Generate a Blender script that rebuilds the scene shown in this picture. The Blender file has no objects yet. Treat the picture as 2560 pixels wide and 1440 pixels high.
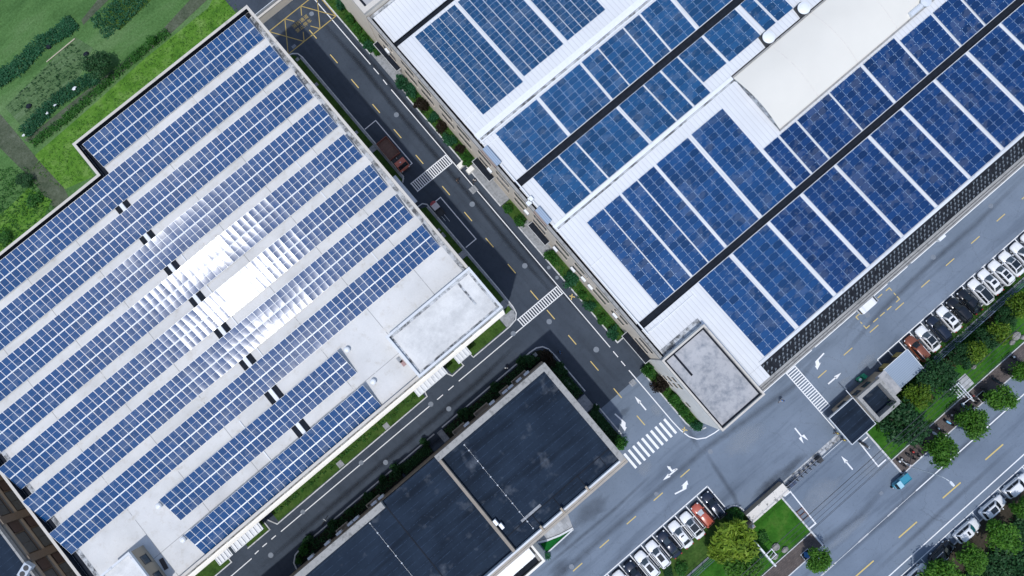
import bpy, bmesh, math, random
from mathutils import Vector, Matrix, Euler
R = math.radians
random.seed(7)
sc = bpy.context.scene
col = sc.collection

# ------------------------------------------------------------------ camera
CAM_H = 110.0
FPX = 1707.0
NADIR = (1296.0, 870.0)
YAW = R(40.2)                      # scene X runs along the panel rows
_d = Vector(((NADIR[0]-1280)/FPX, -(NADIR[1]-720)/FPX, -1.0)).normalized()
_z = -_d
_x = (Vector((1, 0, 0)) - _z * _z.x).normalized()
_y = _z.cross(_x)
M_CAM = Matrix.Rotation(-YAW, 3, 'Z') @ Matrix((_x, _y, _z))
cam_d = bpy.data.cameras.new("camera")
cam_d.sensor_width = 36.0
cam_d.lens = 36.0 * FPX / 2560.0
cam_d.clip_start = 1.0
cam_d.clip_end = 3000.0
cam = bpy.data.objects.new("camera", cam_d)
cam.matrix_world = Matrix.Translation((0, 0, CAM_H)) @ M_CAM.to_4x4()
col.objects.link(cam)
sc.camera = cam


def g(px, py, z=0.0):
    """where the sight line of a photo point meets the height z"""
    r = M_CAM @ Vector(((px-1280)/FPX, -(py-720)/FPX, -1.0))
    t = (z-CAM_H)/r.z
    return (r.x*t, r.y*t)


# ------------------------------------------------------------------ light
SUN_EL = R(69.5)
SUN_DIR = Vector((-0.829*math.cos(SUN_EL), -0.559*math.cos(SUN_EL), math.sin(SUN_EL)))
w = bpy.data.worlds.new("World")
sc.world = w
w.use_nodes = True
nt = w.node_tree
bg = nt.nodes['Background']
sky = nt.nodes.new('ShaderNodeTexSky')
sky.sky_type = 'NISHITA'
sky.sun_disc = False
sky.sun_elevation = SUN_EL
sky.sun_rotation = math.atan2(SUN_DIR.x, SUN_DIR.y)
sky.air_density = 1.0
sky.dust_density = 1.0
sky.ozone_density = 1.0
nt.links.new(sky.outputs[0], bg.inputs['Color'])
bg.inputs['Strength'].default_value = 0.15
sun_d = bpy.data.lights.new("sun", 'SUN')
sun_d.energy = 2.3
sun_d.angle = R(1.2)
sun_d.color = (1.0, 0.99, 0.975)
sun = bpy.data.objects.new("sun", sun_d)
sun.rotation_euler = SUN_DIR.to_track_quat('Z', 'Y').to_euler()
sun.location = (0, 0, 90)
col.objects.link(sun)
sc.view_settings.view_transform = 'Standard'
sc.view_settings.look = 'None'
sc.view_settings.gamma = 1.0
sc.view_settings.exposure = 0.17

# ------------------------------------------------------------------ materials
MATS = {}


class NG:
    def __init__(self, name):
        self.m = bpy.data.materials.new(name)
        self.m.use_nodes = True
        self.t = self.m.node_tree
        self.p = self.t.nodes['Principled BSDF']
        self.tc = None

    def n(self, t, **kw):
        nd = self.t.nodes.new(t)
        for k, v in kw.items():
            setattr(nd, k, v)
        return nd

    def l(self, a, b):
        self.t.links.new(a, b)

    def pos(self, scale=(1, 1, 1)):
        if self.tc is None:
            self.tc = self.n('ShaderNodeNewGeometry')
        mp = self.n('ShaderNodeMapping')
        mp.inputs['Scale'].default_value = scale
        self.l(self.tc.outputs['Position'], mp.inputs['Vector'])
        return mp.outputs['Vector']

    def noise(self, scale, detail=4, rough=.6, stretch=(1, 1, 1)):
        nz = self.n('ShaderNodeTexNoise')
        nz.inputs['Scale'].default_value = scale
        nz.inputs['Detail'].default_value = detail
        nz.inputs['Roughness'].default_value = rough
        self.l(self.pos(stretch), nz.inputs['Vector'])
        return nz.outputs['Fac']

    def ramp(self, fac, stops):
        r = self.n('ShaderNodeValToRGB')
        e = r.color_ramp.elements
        e[0].position, e[0].color = stops[0][0], (*stops[0][1], 1)
        e[1].position, e[1].color = stops[-1][0], (*stops[-1][1], 1)
        for p_, c_ in stops[1:-1]:
            x = e.new(p_)
            x.color = (*c_, 1)
        self.l(fac, r.inputs['Fac'])
        return r.outputs['Color']

    def mix(self, fac, a, b, mode='MIX'):
        m = self.n('ShaderNodeMix', data_type='RGBA', blend_type=mode)
        if isinstance(fac, (int, float)):
            m.inputs[0].default_value = fac
        else:
            self.l(fac, m.inputs[0])
        for i, v in ((6, a), (7, b)):
            if isinstance(v, tuple):
                m.inputs[i].default_value = (*v, 1)
            else:
                self.l(v, m.inputs[i])
        return m.outputs[2]

    def math(self, op, a, b=None, c=None):
        m = self.n('ShaderNodeMath', operation=op)
        for i, v in enumerate((a, b, c)):
            if v is None:
                continue
            if isinstance(v, (int, float)):
                m.inputs[i].default_value = v
            else:
                self.l(v, m.inputs[i])
        return m.outputs[0]

    def xyz(self):
        s = self.n('ShaderNodeSeparateXYZ')
        self.l(self.pos(), s.inputs[0])
        return s.outputs

    def out(self, color, rough=.8, metal=0.0, spec=.5, bump=None, bs=.3):
        if isinstance(color, tuple):
            self.p.inputs['Base Color'].default_value = (*color, 1)
        else:
            self.l(color, self.p.inputs['Base Color'])
        if isinstance(rough, (int, float)):
            self.p.inputs['Roughness'].default_value = rough
        else:
            self.l(rough, self.p.inputs['Roughness'])
        self.p.inputs['Metallic'].default_value = metal
        self.p.inputs['Specular IOR Level'].default_value = spec
        if bump is not None:
            b = self.n('ShaderNodeBump')
            b.inputs['Strength'].default_value = bs
            b.inputs['Distance'].default_value = .05
            self.l(bump, b.inputs['Height'])
            self.l(b.outputs[0], self.p.inputs['Normal'])
        return self.m


def sc3(c, k):
    return tuple(min(1, v*k) for v in c)


def plain(name, c, rough=.7, metal=0.0, var=.18, scale=1.5, spec=.5):
    if name in MATS:
        return MATS[name]
    q = NG(name)
    f = q.noise(scale, 5)
    MATS[name] = q.out(q.ramp(f, [(.25, sc3(c, 1-var)), (.75, sc3(c, 1+var))]), rough, metal, spec)
    return MATS[name]


def two_noise(name, c, var, s1, s2, st1=(1, 1, 1), tint=None, rough=.9, bs=.2, fine=9.0, spec=.3):
    """colour with large blotches, small blotches and grain"""
    q = NG(name)
    a = q.noise(s1, 5, .6, st1)
    b = q.noise(s2, 4)
    d = q.noise(fine, 2)
    k = q.ramp(a, [(.3, sc3(c, 1-var)), (.7, sc3(c, 1+var))])
    if tint:
        k = q.mix(q.math('MULTIPLY', b, .6), k, tint)
    else:
        k = q.mix(.5, k, q.ramp(b, [(.3, (1-var,)*3), (.7, (min(1, 1+var*.2),)*3)]), 'MULTIPLY')
    k = q.mix(.35, k, q.ramp(d, [(.3, (.55,)*3), (.7, (1,)*3)]), 'MULTIPLY')
    MATS[name] = q.out(k, rough, 0, spec, d, bs)
    return MATS[name]


def m_asphalt_old():
    q = NG('weathered_asphalt')
    a = q.noise(.10, 6, .6)
    st = q.noise(.42, 5, .62, (.10, 1.0, 1))     # tyre streaks along the lanes
    gr = q.noise(14, 2)
    sp = q.noise(2.2, 6, .75)
    k = q.ramp(a, [(.3, (.140, .178, .232)), (.7, (.198, .245, .312))])
    k = q.mix(.9, k, q.ramp(st, [(.30, (.66, .67, .69)), (.47, (1, 1, 1)), (.62, (1, 1, 1)), (.75, (1.0, .99, .97))]), 'MULTIPLY')
    cr = q.n('ShaderNodeTexVoronoi', feature='DISTANCE_TO_EDGE')
    cr.inputs['Scale'].default_value = .16
    wv = q.noise(.8, 5, .7)
    vm = q.n('ShaderNodeVectorMath', operation='ADD')
    cb = q.n('ShaderNodeCombineXYZ')
    q.l(q.math('MULTIPLY', wv, 2.2), cb.inputs[0]), q.l(q.math('MULTIPLY', sp, 1.5), cb.inputs[1])
    q.l(q.pos(), vm.inputs[0]), q.l(cb.outputs[0], vm.inputs[1])
    q.l(vm.outputs[0], cr.inputs['Vector'])
    ck = q.math('MULTIPLY', q.math('LESS_THAN', cr.outputs['Distance'], .006), q.math('GREATER_THAN', a, .5))
    k = q.mix(q.math('MULTIPLY', ck, .22), k, (.06, .065, .075))
    k = q.mix(.6, k, q.ramp(sp, [(.28, (.62, .62, .62)), (.45, (1, 1, 1))]), 'MULTIPLY')
    k = q.mix(.5, k, q.ramp(gr, [(.3, (.70,)*3), (.7, (1,)*3)]), 'MULTIPLY')
    return q.out(k, .88, 0, .25, gr, .25)


def m_asphalt_new():
    q = NG('dark_new_asphalt')
    a = q.noise(.12, 6, .6)
    st = q.noise(.55, 4, .6, (1.0, .10, 1))
    gr = q.noise(12, 2)
    sp = q.noise(1.6, 6, .75)
    k = q.ramp(a, [(.3, (.042, .056, .078)), (.7, (.066, .084, .112))])
    k = q.mix(.7, k, q.ramp(st, [(.32, (.72,)*3), (.5, (1,)*3), (.68, (1,)*3)]), 'MULTIPLY')
    k = q.mix(.55, k, q.ramp(sp, [(.3, (.66,)*3), (.5, (1,)*3)]), 'MULTIPLY')
    k = q.mix(.5, k, q.ramp(gr, [(.3, (.66,)*3), (.7, (1,)*3)]), 'MULTIPLY')
    return q.out(k, .85, 0, .25, gr, .25)


def m_concrete_roof():
    q = NG('pale_concrete_roof')
    a = q.noise(.13, 6, .62)
    b = q.noise(.9, 6, .7)
    gr = q.noise(8, 2)
    k = q.ramp(a, [(.28, (.54, .535, .52)), (.5, (.63, .625, .61)), (.74, (.715, .705, .685))])
    k = q.mix(.8, k, q.ramp(b, [(.26, (.70, .66, .60)), (.36, (.90, .88, .85)), (.46, (1, 1, 1))]), 'MULTIPLY')
    k = q.mix(.3, k, q.ramp(gr, [(.3, (.8,)*3), (.7, (1,)*3)]), 'MULTIPLY')
    o = q.xyz()
    lx = q.math('LESS_THAN', q.math('PINGPONG', q.math('ADD', o[0], 4.1), 4.2), .05)
    ly = q.math('LESS_THAN', q.math('PINGPONG', q.math('ADD', o[1], 1.2), 5.65), .045)
    ln = q.math('MAXIMUM', lx, ly)
    ln = q.math('MULTIPLY', ln, q.math('GREATER_THAN', b, .43))
    k = q.mix(q.math('MULTIPLY', ln, .6), k, (.17, .17, .17))
    return q.out(k, .95, 0, .12, gr, .15)


def m_sheet_roof(name, c, pitch=.72, axis=0, grime=.8, rough=.55, line=.80):
    q = NG(name)
    a = q.noise(.2, 5)
    b = q.noise(1.3, 6, .7, (1.0, .25, 1) if axis == 0 else (.25, 1, 1))
    o = q.xyz()
    pp = q.math('PINGPONG', o[axis], pitch/2)
    ln = q.math('LESS_THAN', pp, .045)
    k = q.ramp(a, [(.3, sc3(c, .95)), (.7, sc3(c, 1.04))])
    k = q.mix(grime, k, q.ramp(b, [(.22, (.68, .69, .70)), (.36, (1, 1, 1))]), 'MULTIPLY')
    k = q.mix(ln, k, sc3(c, line))
    return q.out(k, rough, 0, .4, pp, .5)


def m_stained(name, c, dark, s=.8, lo=.35, hi=.55, rough=.85):
    q = NG(name)
    a = q.noise(s, 7, .72)
    b = q.noise(.16, 4)
    gr = q.noise(9, 2)
    k = q.ramp(a, [(lo, dark), (hi, c)])
    k = q.mix(.8, k, q.ramp(b, [(.3, (.82,)*3), (.7, (1,)*3)]), 'MULTIPLY')
    k = q.mix(.3, k, q.ramp(gr, [(.3, (.7,)*3), (.7, (1,)*3)]), 'MULTIPLY')
    return q.out(k, rough, 0, .3, gr, .2)


def m_membrane():
    q = NG('black_roofing_felt')
    a = q.noise(.22, 6, .65)
    b = q.noise(.55, 5, .6, (.12, 1, 1))
    sp = q.noise(.33, 3)
    sp2 = q.noise(3.5, 5, .75)
    o = q.xyz()
    pp = q.math('PINGPONG', q.math('ADD', o[1], .3), .5)
    ln = q.math('LESS_THAN', pp, .028)
    k = q.ramp(a, [(.3, (.010, .018, .032)), (.7, (.019, .032, .054))])
    k = q.mix(.75, k, q.ramp(b, [(.36, (.55,)*3), (.5, (1,)*3), (.62, (1.0,)*3)]), 'MULTIPLY')
    k = q.mix(q.math('MULTIPLY', ln, q.math('GREATER_THAN', sp2, .5)), k, (.030, .050, .085))
    patch = q.math('MULTIPLY', q.math('MULTIPLY', q.math('MAXIMUM', q.math('SUBTRACT', sp, .60), 0.0), 7.0), sp2)
    k = q.mix(q.math('MULTIPLY', patch, .7), k, (.16, .18, .21))
    return q.out(k, .85, 0, .12, sp2, .2)


def m_panel(name, c, var, rough, cell, line, lstr, wide=.011, bow=0.0):
    """glass over cells: thin lighter cell lines, colour differs a little from module to module"""
    q = NG(name)
    oi = q.n('ShaderNodeObjectInfo')
    ge = q.n('ShaderNodeNewGeometry')
    rnd = q.math('FRACT', q.math('ADD', oi.outputs['Random'], ge.outputs['Random Per Island']))
    tc = q.n('ShaderNodeTexCoord')
    s = q.n('ShaderNodeSeparateXYZ')
    q.l(tc.outputs['Object'], s.inputs[0])
    lx = q.math('LESS_THAN', q.math('PINGPONG', s.outputs[0], cell/2), wide)
    ly = q.math('LESS_THAN', q.math('PINGPONG', s.outputs[1], cell/2), .006)
    ln = q.math('MULTIPLY', q.math('MAXIMUM', lx, ly), lstr)
    k = q.ramp(rnd, [(0, sc3(c, 1-var)), (.5, c), (1, (c[0]*(1+var*.7), c[1]*(1+var*.6), c[2]*(1+var*.5)))])
    k = q.mix(ln, k, line)
    dirt = q.noise(.5, 4)
    k = q.mix(q.math('MULTIPLY', q.math('GREATER_THAN', dirt, .56), .07), k, (.45, .47, .48))
    sag = q.math('ADD', q.math('MULTIPLY', q.math('MULTIPLY', s.outputs[0], s.outputs[0]), bow), q.math('MULTIPLY', q.math('MULTIPLY', s.outputs[1], s.outputs[1]), bow*.4))
    m = q.out(k, q.math('ADD', rough, q.math('MULTIPLY', dirt, .05)), 0, .38)
    if bow:
        bp = q.n('ShaderNodeBump')
        bp.inputs['Strength'].default_value = 1.0
        bp.inputs['Distance'].default_value = 1.0
        q.l(sag, bp.inputs['Height'])
        q.l(bp.outputs[0], q.p.inputs['Normal'])
    return m


def m_leaf(name, dark, mid, light, hue=.5):
    q = NG(name)
    ge = q.n('ShaderNodeNewGeometry')
    cl = q.noise(.55, 3)
    big = q.noise(1.6, 2)
    f = q.math('ADD', q.math('MULTIPLY', ge.outputs['Random Per Island'], .55), q.math('MULTIPLY', cl, .45))
    k = q.ramp(f, [(.12, dark), (.5, mid), (.88, light)])
    oi = q.n('ShaderNodeObjectInfo')
    k = q.mix(.55, k, q.ramp(oi.outputs['Random'], [(0, (.62, .68, .66)), (1, (1, 1, .92))]), 'MULTIPLY')
    k = q.mix(.5, k, q.ramp(big, [(.35, (.55, .6, .6)), (.6, (1, 1, 1))]), 'MULTIPLY')
    m = q.out(k, .55, 0, .25)
    tr = q.n('ShaderNodeBsdfTranslucent')
    q.l(k, tr.inputs['Color'])
    mx = q.n('ShaderNodeMixShader')
    mx.inputs[0].default_value = .38
    q.l(q.p.outputs[0], mx.inputs[1])
    q.l(tr.outputs[0], mx.inputs[2])
    q.l(mx.outputs[0], q.t.nodes['Material Output'].inputs['Surface'])
    return m


def m_grass(name, dark, mid, light, s=.35, st=(1, 1, 1)):
    q = NG(name)
    a = q.noise(s, 6, .65, st)
    b = q.noise(2.6, 5, .75)
    gr = q.noise(9, 3, .7)
    k = q.ramp(a, [(.3, dark), (.5, mid), (.72, light)])
    k = q.mix(.75, k, q.ramp(b, [(.3, (.45, .5, .4)), (.6, (1, 1, 1))]), 'MULTIPLY')
    k = q.mix(.7, k, q.ramp(gr, [(.3, (.5, .55, .45)), (.7, (1, 1, 1))]), 'MULTIPLY')
    return q.out(k, .95, 0, .1, gr, .6)


def m_paint(name, c, wear=.35):
    q = NG(name)
    a = q.noise(5, 6, .75)
    k = q.ramp(a, [(wear-.1, sc3(c, .42)), (wear+.06, c)])
    return q.out(k, .75, 0, .3)


def m_tile():
    q = NG('black_glazed_tile')
    b = q.noise(2.0, 4)
    o = q.xyz()
    pp = q.math('PINGPONG', o[0], .16)
    k = q.ramp(b, [(.3, (.008, .010, .014)), (.7, (.022, .026, .034))])
    k = q.mix(q.math('MULTIPLY', q.math('LESS_THAN', pp, .04), .6), k, (.008, .008, .010))
    return q.out(k, .7, 0, .15, pp, .6)


def m_brick(name, c1, c2, mortar):
    q = NG(name)
    br = q.n('ShaderNodeTexBrick')
    br.inputs['Scale'].default_value = 1.0
    br.inputs['Color1'].default_value = (*c1, 1)
    br.inputs['Color2'].default_value = (*c2, 1)
    br.inputs['Mortar'].default_value = (*mortar, 1)
    br.inputs['Brick Width'].default_value = .24
    br.inputs['Row Height'].default_value = .075
    br.inputs['Mortar Size'].default_value = .01
    o = q.xyz()
    cmb = q.n('ShaderNodeCombineXYZ')
    q.l(q.math('ADD', o[0], o[1]), cmb.inputs[0])
    q.l(o[2], cmb.inputs[1])
    q.l(cmb.outputs[0], br.inputs['Vector'])
    a = q.noise(.5, 4)
    k = q.mix(.6, br.outputs['Color'], q.ramp(a, [(.3, (.75,)*3), (.7, (1,)*3)]), 'MULTIPLY')
    return q.out(k, .9)


def m_car(name, c, rough=.22, metal=.0):
    if name in MATS:
        return MATS[name]
    q = NG(name)
    a = q.noise(3, 3)
    m = q.out(q.ramp(a, [(.3, sc3(c, .93)), (.7, sc3(c, 1.03))]), rough, metal, .5)
    q.p.inputs['Coat Weight'].default_value = .6
    q.p.inputs['Coat Roughness'].default_value = .08
    MATS[name] = m
    return m


def m_pavers(name, c1, c2, mortar, w_=.3, h_=.3):
    q = NG(name)
    br = q.n('ShaderNodeTexBrick')
    br.offset = 0.5
    br.inputs['Scale'].default_value = 1.0
    br.inputs['Color1'].default_value = (*c1, 1)
    br.inputs['Color2'].default_value = (*c2, 1)
    br.inputs['Mortar'].default_value = (*mortar, 1)
    br.inputs['Brick Width'].default_value = w_
    br.inputs['Row Height'].default_value = h_
    br.inputs['Mortar Size'].default_value = .012
    q.l(q.pos(), br.inputs['Vector'])
    a = q.noise(.45, 6, .7)
    k = q.mix(.85, br.outputs['Color'], q.ramp(a, [(.3, (.55, .53, .52)), (.62, (1, 1, 1))]), 'MULTIPLY')
    gr = q.noise(9, 2)
    k = q.mix(.35, k, q.ramp(gr, [(.3, (.6,)*3), (.7, (1,)*3)]), 'MULTIPLY')
    return q.out(k, .9, 0, .2, gr, .2)


M = dict(
    old=m_asphalt_old(), new=m_asphalt_new(), roofc=m_concrete_roof(),
    sheet=m_sheet_roof('white_sheet_roof', (.66, .672, .685), grime=.62), sheet_blue=m_sheet_roof('blue_grey_sheet', (.27, .35, .46), .26, 0, .3, line=.72),
    shed=m_sheet_roof('shed_blue_sheet', (.27, .335, .42), .30, 1, .3, line=.8),
    greyroof=m_stained('grey_concrete_roof', (.455, .455, .465), (.23, .25, .28), .62, .33, .55),
    whiteroof=m_stained('white_concrete_roof', (.74, .735, .715), (.56, .56, .55), .3, .36, .6),
    membrane=m_membrane(),
    cream=plain('cream_render', (.80, .715, .60), .85, 0, .07, .7, .2),
    cream2=plain('pale_cream_render', (.82, .80, .745), .85, 0, .07, .6, .2),
    coping=m_stained('cream_coping', (.62, .58, .52), (.40, .38, .35), 1.2, .3, .42),
    copgrey=m_stained('grey_coping', (.36, .355, .34), (.20, .2, .19), 1.6, .33, .5),
    copwhite=m_stained('white_coping', (.70, .72, .74), (.40, .42, .44), 1.1, .3, .42),
    grimy=m_stained('grimy_white_strip', (.56, .58, .60), (.10, .105, .11), .9, .40, .56),
    gutter=plain('black_gutter', (.013, .017, .025), .8, 0, .4, 1.5, .12),
    dark=plain('dark_metal', (.03, .032, .036), .5, 0, .25, 3),
    glass=plain('dark_glass', (.012, .018, .024), .08, 0, .3, 3, .6),
    glassb=plain('window_glass', (.05, .07, .09), .1, 0, .3, 2, .6),
    white=plain('white_paint_metal', (.74, .76, .78), .45, 0, .05, 2),
    alum=plain('aluminium', (.66, .69, .72), .4, .15, .06, 2),
    clear=m_stained('milky_sheet', (.72, .75, .79), (.50, .54, .60), 1.3, .3, .45, .3),
    panL=m_panel('poly_panel_glass', (.003, .031, .103), .34, .088, .165, (.016, .100, .275), .8, wide=.036, bow=.022),
    panL0=m_panel('far_poly_panel_glass', (.003, .031, .103), .34, .088, .165, (.016, .100, .275), .8, wide=.036),
    panM=m_panel('mid_reflection_glass', (.009, .054, .165), .34, .24, .155, (.02, .08, .20), .35),  # panM, panT, panR: sky reflection put into the base colour
    panT=m_panel('teal_reflection_glass', (.014, .070, .175), .34, .24, .155, (.02, .09, .23), .35),
    panR=m_panel('navy_reflection_glass', (.006, .036, .128), .36, .24, .155, (.02, .07, .19), .35),
    panX=m_panel('striped_panel_glass', (.010, .055, .140), .22, .24, .16, (.05, .14, .27), .6),
    frameR=plain('blue_panel_edge', (.035, .075, .16), .4, .0, .1, 3),
    clamp=plain('steel_clamp', (.40, .56, .78), .4, 0, .1, 3),
    wmark=m_paint('white_road_paint', (.78, .79, .80), .33), ymark=m_paint('yellow_road_paint', (.60, .46, .17), .36),
    ydim=m_paint('dull_yellow_paint', (.40, .30, .10), .38),
    kerbm=m_stained('pale_kerb', (.66, .67, .68), (.38, .39, .40), 1.5, .32, .5),
    slab=m_stained('grey_slab', (.34, .355, .375), (.22, .23, .24), 2.2, .35, .55),
    manh=m_stained('iron_cover', (.225, .26, .31), (.15, .175, .21), 6, .35, .6, .6),
    brownpave=m_pavers('brown_pavers', (.15, .125, .115), (.115, .10, .095), (.07, .06, .06)),
    greypave=m_pavers('grey_pavers', (.50, .52, .54), (.40, .42, .44), (.30, .31, .32), .8, .8),
    lawn=m_grass('lawn_grass', (.028, .105, .012), (.046, .165, .018), (.095, .195, .034)),
    lawnd=m_grass('strip_grass', (.034, .070, .018), (.060, .125, .026), (.095, .150, .040), .5),
    lawng=m_grass('turf_mat', (.008, .12, .022), (.010, .14, .028), (.014, .16, .03), .5),
    field=m_grass('field_grass', (.055, .130, .040), (.105, .215, .070), (.17, .27, .12), .16, (.25, 1, 1)),
    bright=m_grass('meadow_grass', (.060, .170, .022), (.120, .270, .036), (.22, .36, .10), .4),
    plot=m_grass('plot_soil', (.065, .130, .055), (.12, .20, .09), (.18, .25, .15), .8, (.15, 1.6, 1)),
    earth=m_grass('bare_earth', (.05, .042, .034), (.075, .062, .05), (.10, .085, .07), .4),
    darkearth=m_grass('dark_soil', (.020, .022, .018), (.028, .032, .022), (.042, .040, .03), .5),  # dark soil, same tone wherever it is used
    path=m_grass('dirt_path', (.07, .095, .06), (.11, .13, .09), (.16, .18, .135), .5),
    bark=plain('tree_bark', (.085, .065, .05), .9, 0, .3, 6),
    stone=m_stained('boulder_stone', (.34, .33, .31), (.20, .195, .185), 2.0, .35, .6),
    leafA=m_leaf('street_tree_leaf', (.026, .100, .014), (.085, .235, .022), (.165, .350, .042)),
    leafB=m_leaf('shrub_leaf', (.015, .080, .016), (.046, .180, .028), (.105, .280, .048)),
    leafY=m_leaf('yellow_green_leaf', (.050, .125, .012), (.135, .250, .020), (.275, .390, .042)),
    leafM=m_leaf('meadow_leaf', (.05, .15, .02), (.10, .26, .035), (.20, .38, .09)),
    leafL=m_leaf('lime_leaf', (.10, .19, .016), (.24, .37, .035), (.40, .52, .08)),
    leafD=m_leaf('dark_leaf', (.011, .048, .016), (.030, .110, .034), (.085, .190, .075)),
    leafR=m_leaf('maroon_leaf', (.015, .012, .009), (.034, .025, .017), (.062, .046, .030)),
    leafG=m_leaf('bluish_leaf', (.012, .075, .032), (.030, .150, .062), (.085, .240, .125)),
    leafO=m_leaf('rusty_leaf', (.030, .030, .012), (.075, .065, .024), (.13, .115, .045)),
    tile=m_tile(), rubber=plain('tyre_rubber', (.016, .016, .017), .8, 0, .2, 6),
    brick=m_brick('brown_brick', (.20, .15, .11), (.165, .125, .09), (.23, .19, .15)),
    redbrick=m_brick('red_brick', (.32, .13, .10), (.27, .11, .085), (.3, .25, .22)),
    yellow=plain('ochre_board', (.34, .27, .09), .7, 0, .1, 2), greenp=plain('green_plastic', (.006, .26, .13), .45, 0, .15, 3),
    tan=plain('tan_render', (.36, .305, .24), .9, 0, .08, .8, .2),
    rust=plain('rusty_steel', (.17, .085, .065), .8, 0, .3, 3), cable=plain('cable_black', (.035, .04, .05), .6),
    skin=plain('skin', (.45, .28, .2), .6, 0, .05, 5), hair=plain('black_hair', (.012, .010, .010), .5),
    red=plain('red_plastic', (.42, .035, .03), .4, 0, .1, 4), pink=plain('pale_pink_sheet', (.55, .50, .50), .5, 0, .06, 3),
    teal=m_car('teal_paint', (.035, .25, .36)), lightteal=m_car('light_teal_paint', (.36, .60, .70)),
    blue=plain('blue_cloth', (.03, .14, .36), .9), lightblue=plain('light_blue_vinyl', (.20, .48, .72), .5), black=plain('black_cloth', (.018, .018, .02), .9), greyc=plain('pale_cloth', (.55, .55, .55), .9),
    lampr=plain('red_lens', (.30, .02, .02), .2), lampw=plain('clear_lens', (.65, .68, .70), .12),
)

# ------------------------------------------------------------------ mesh builder
WORLD_AT = {}


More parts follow.
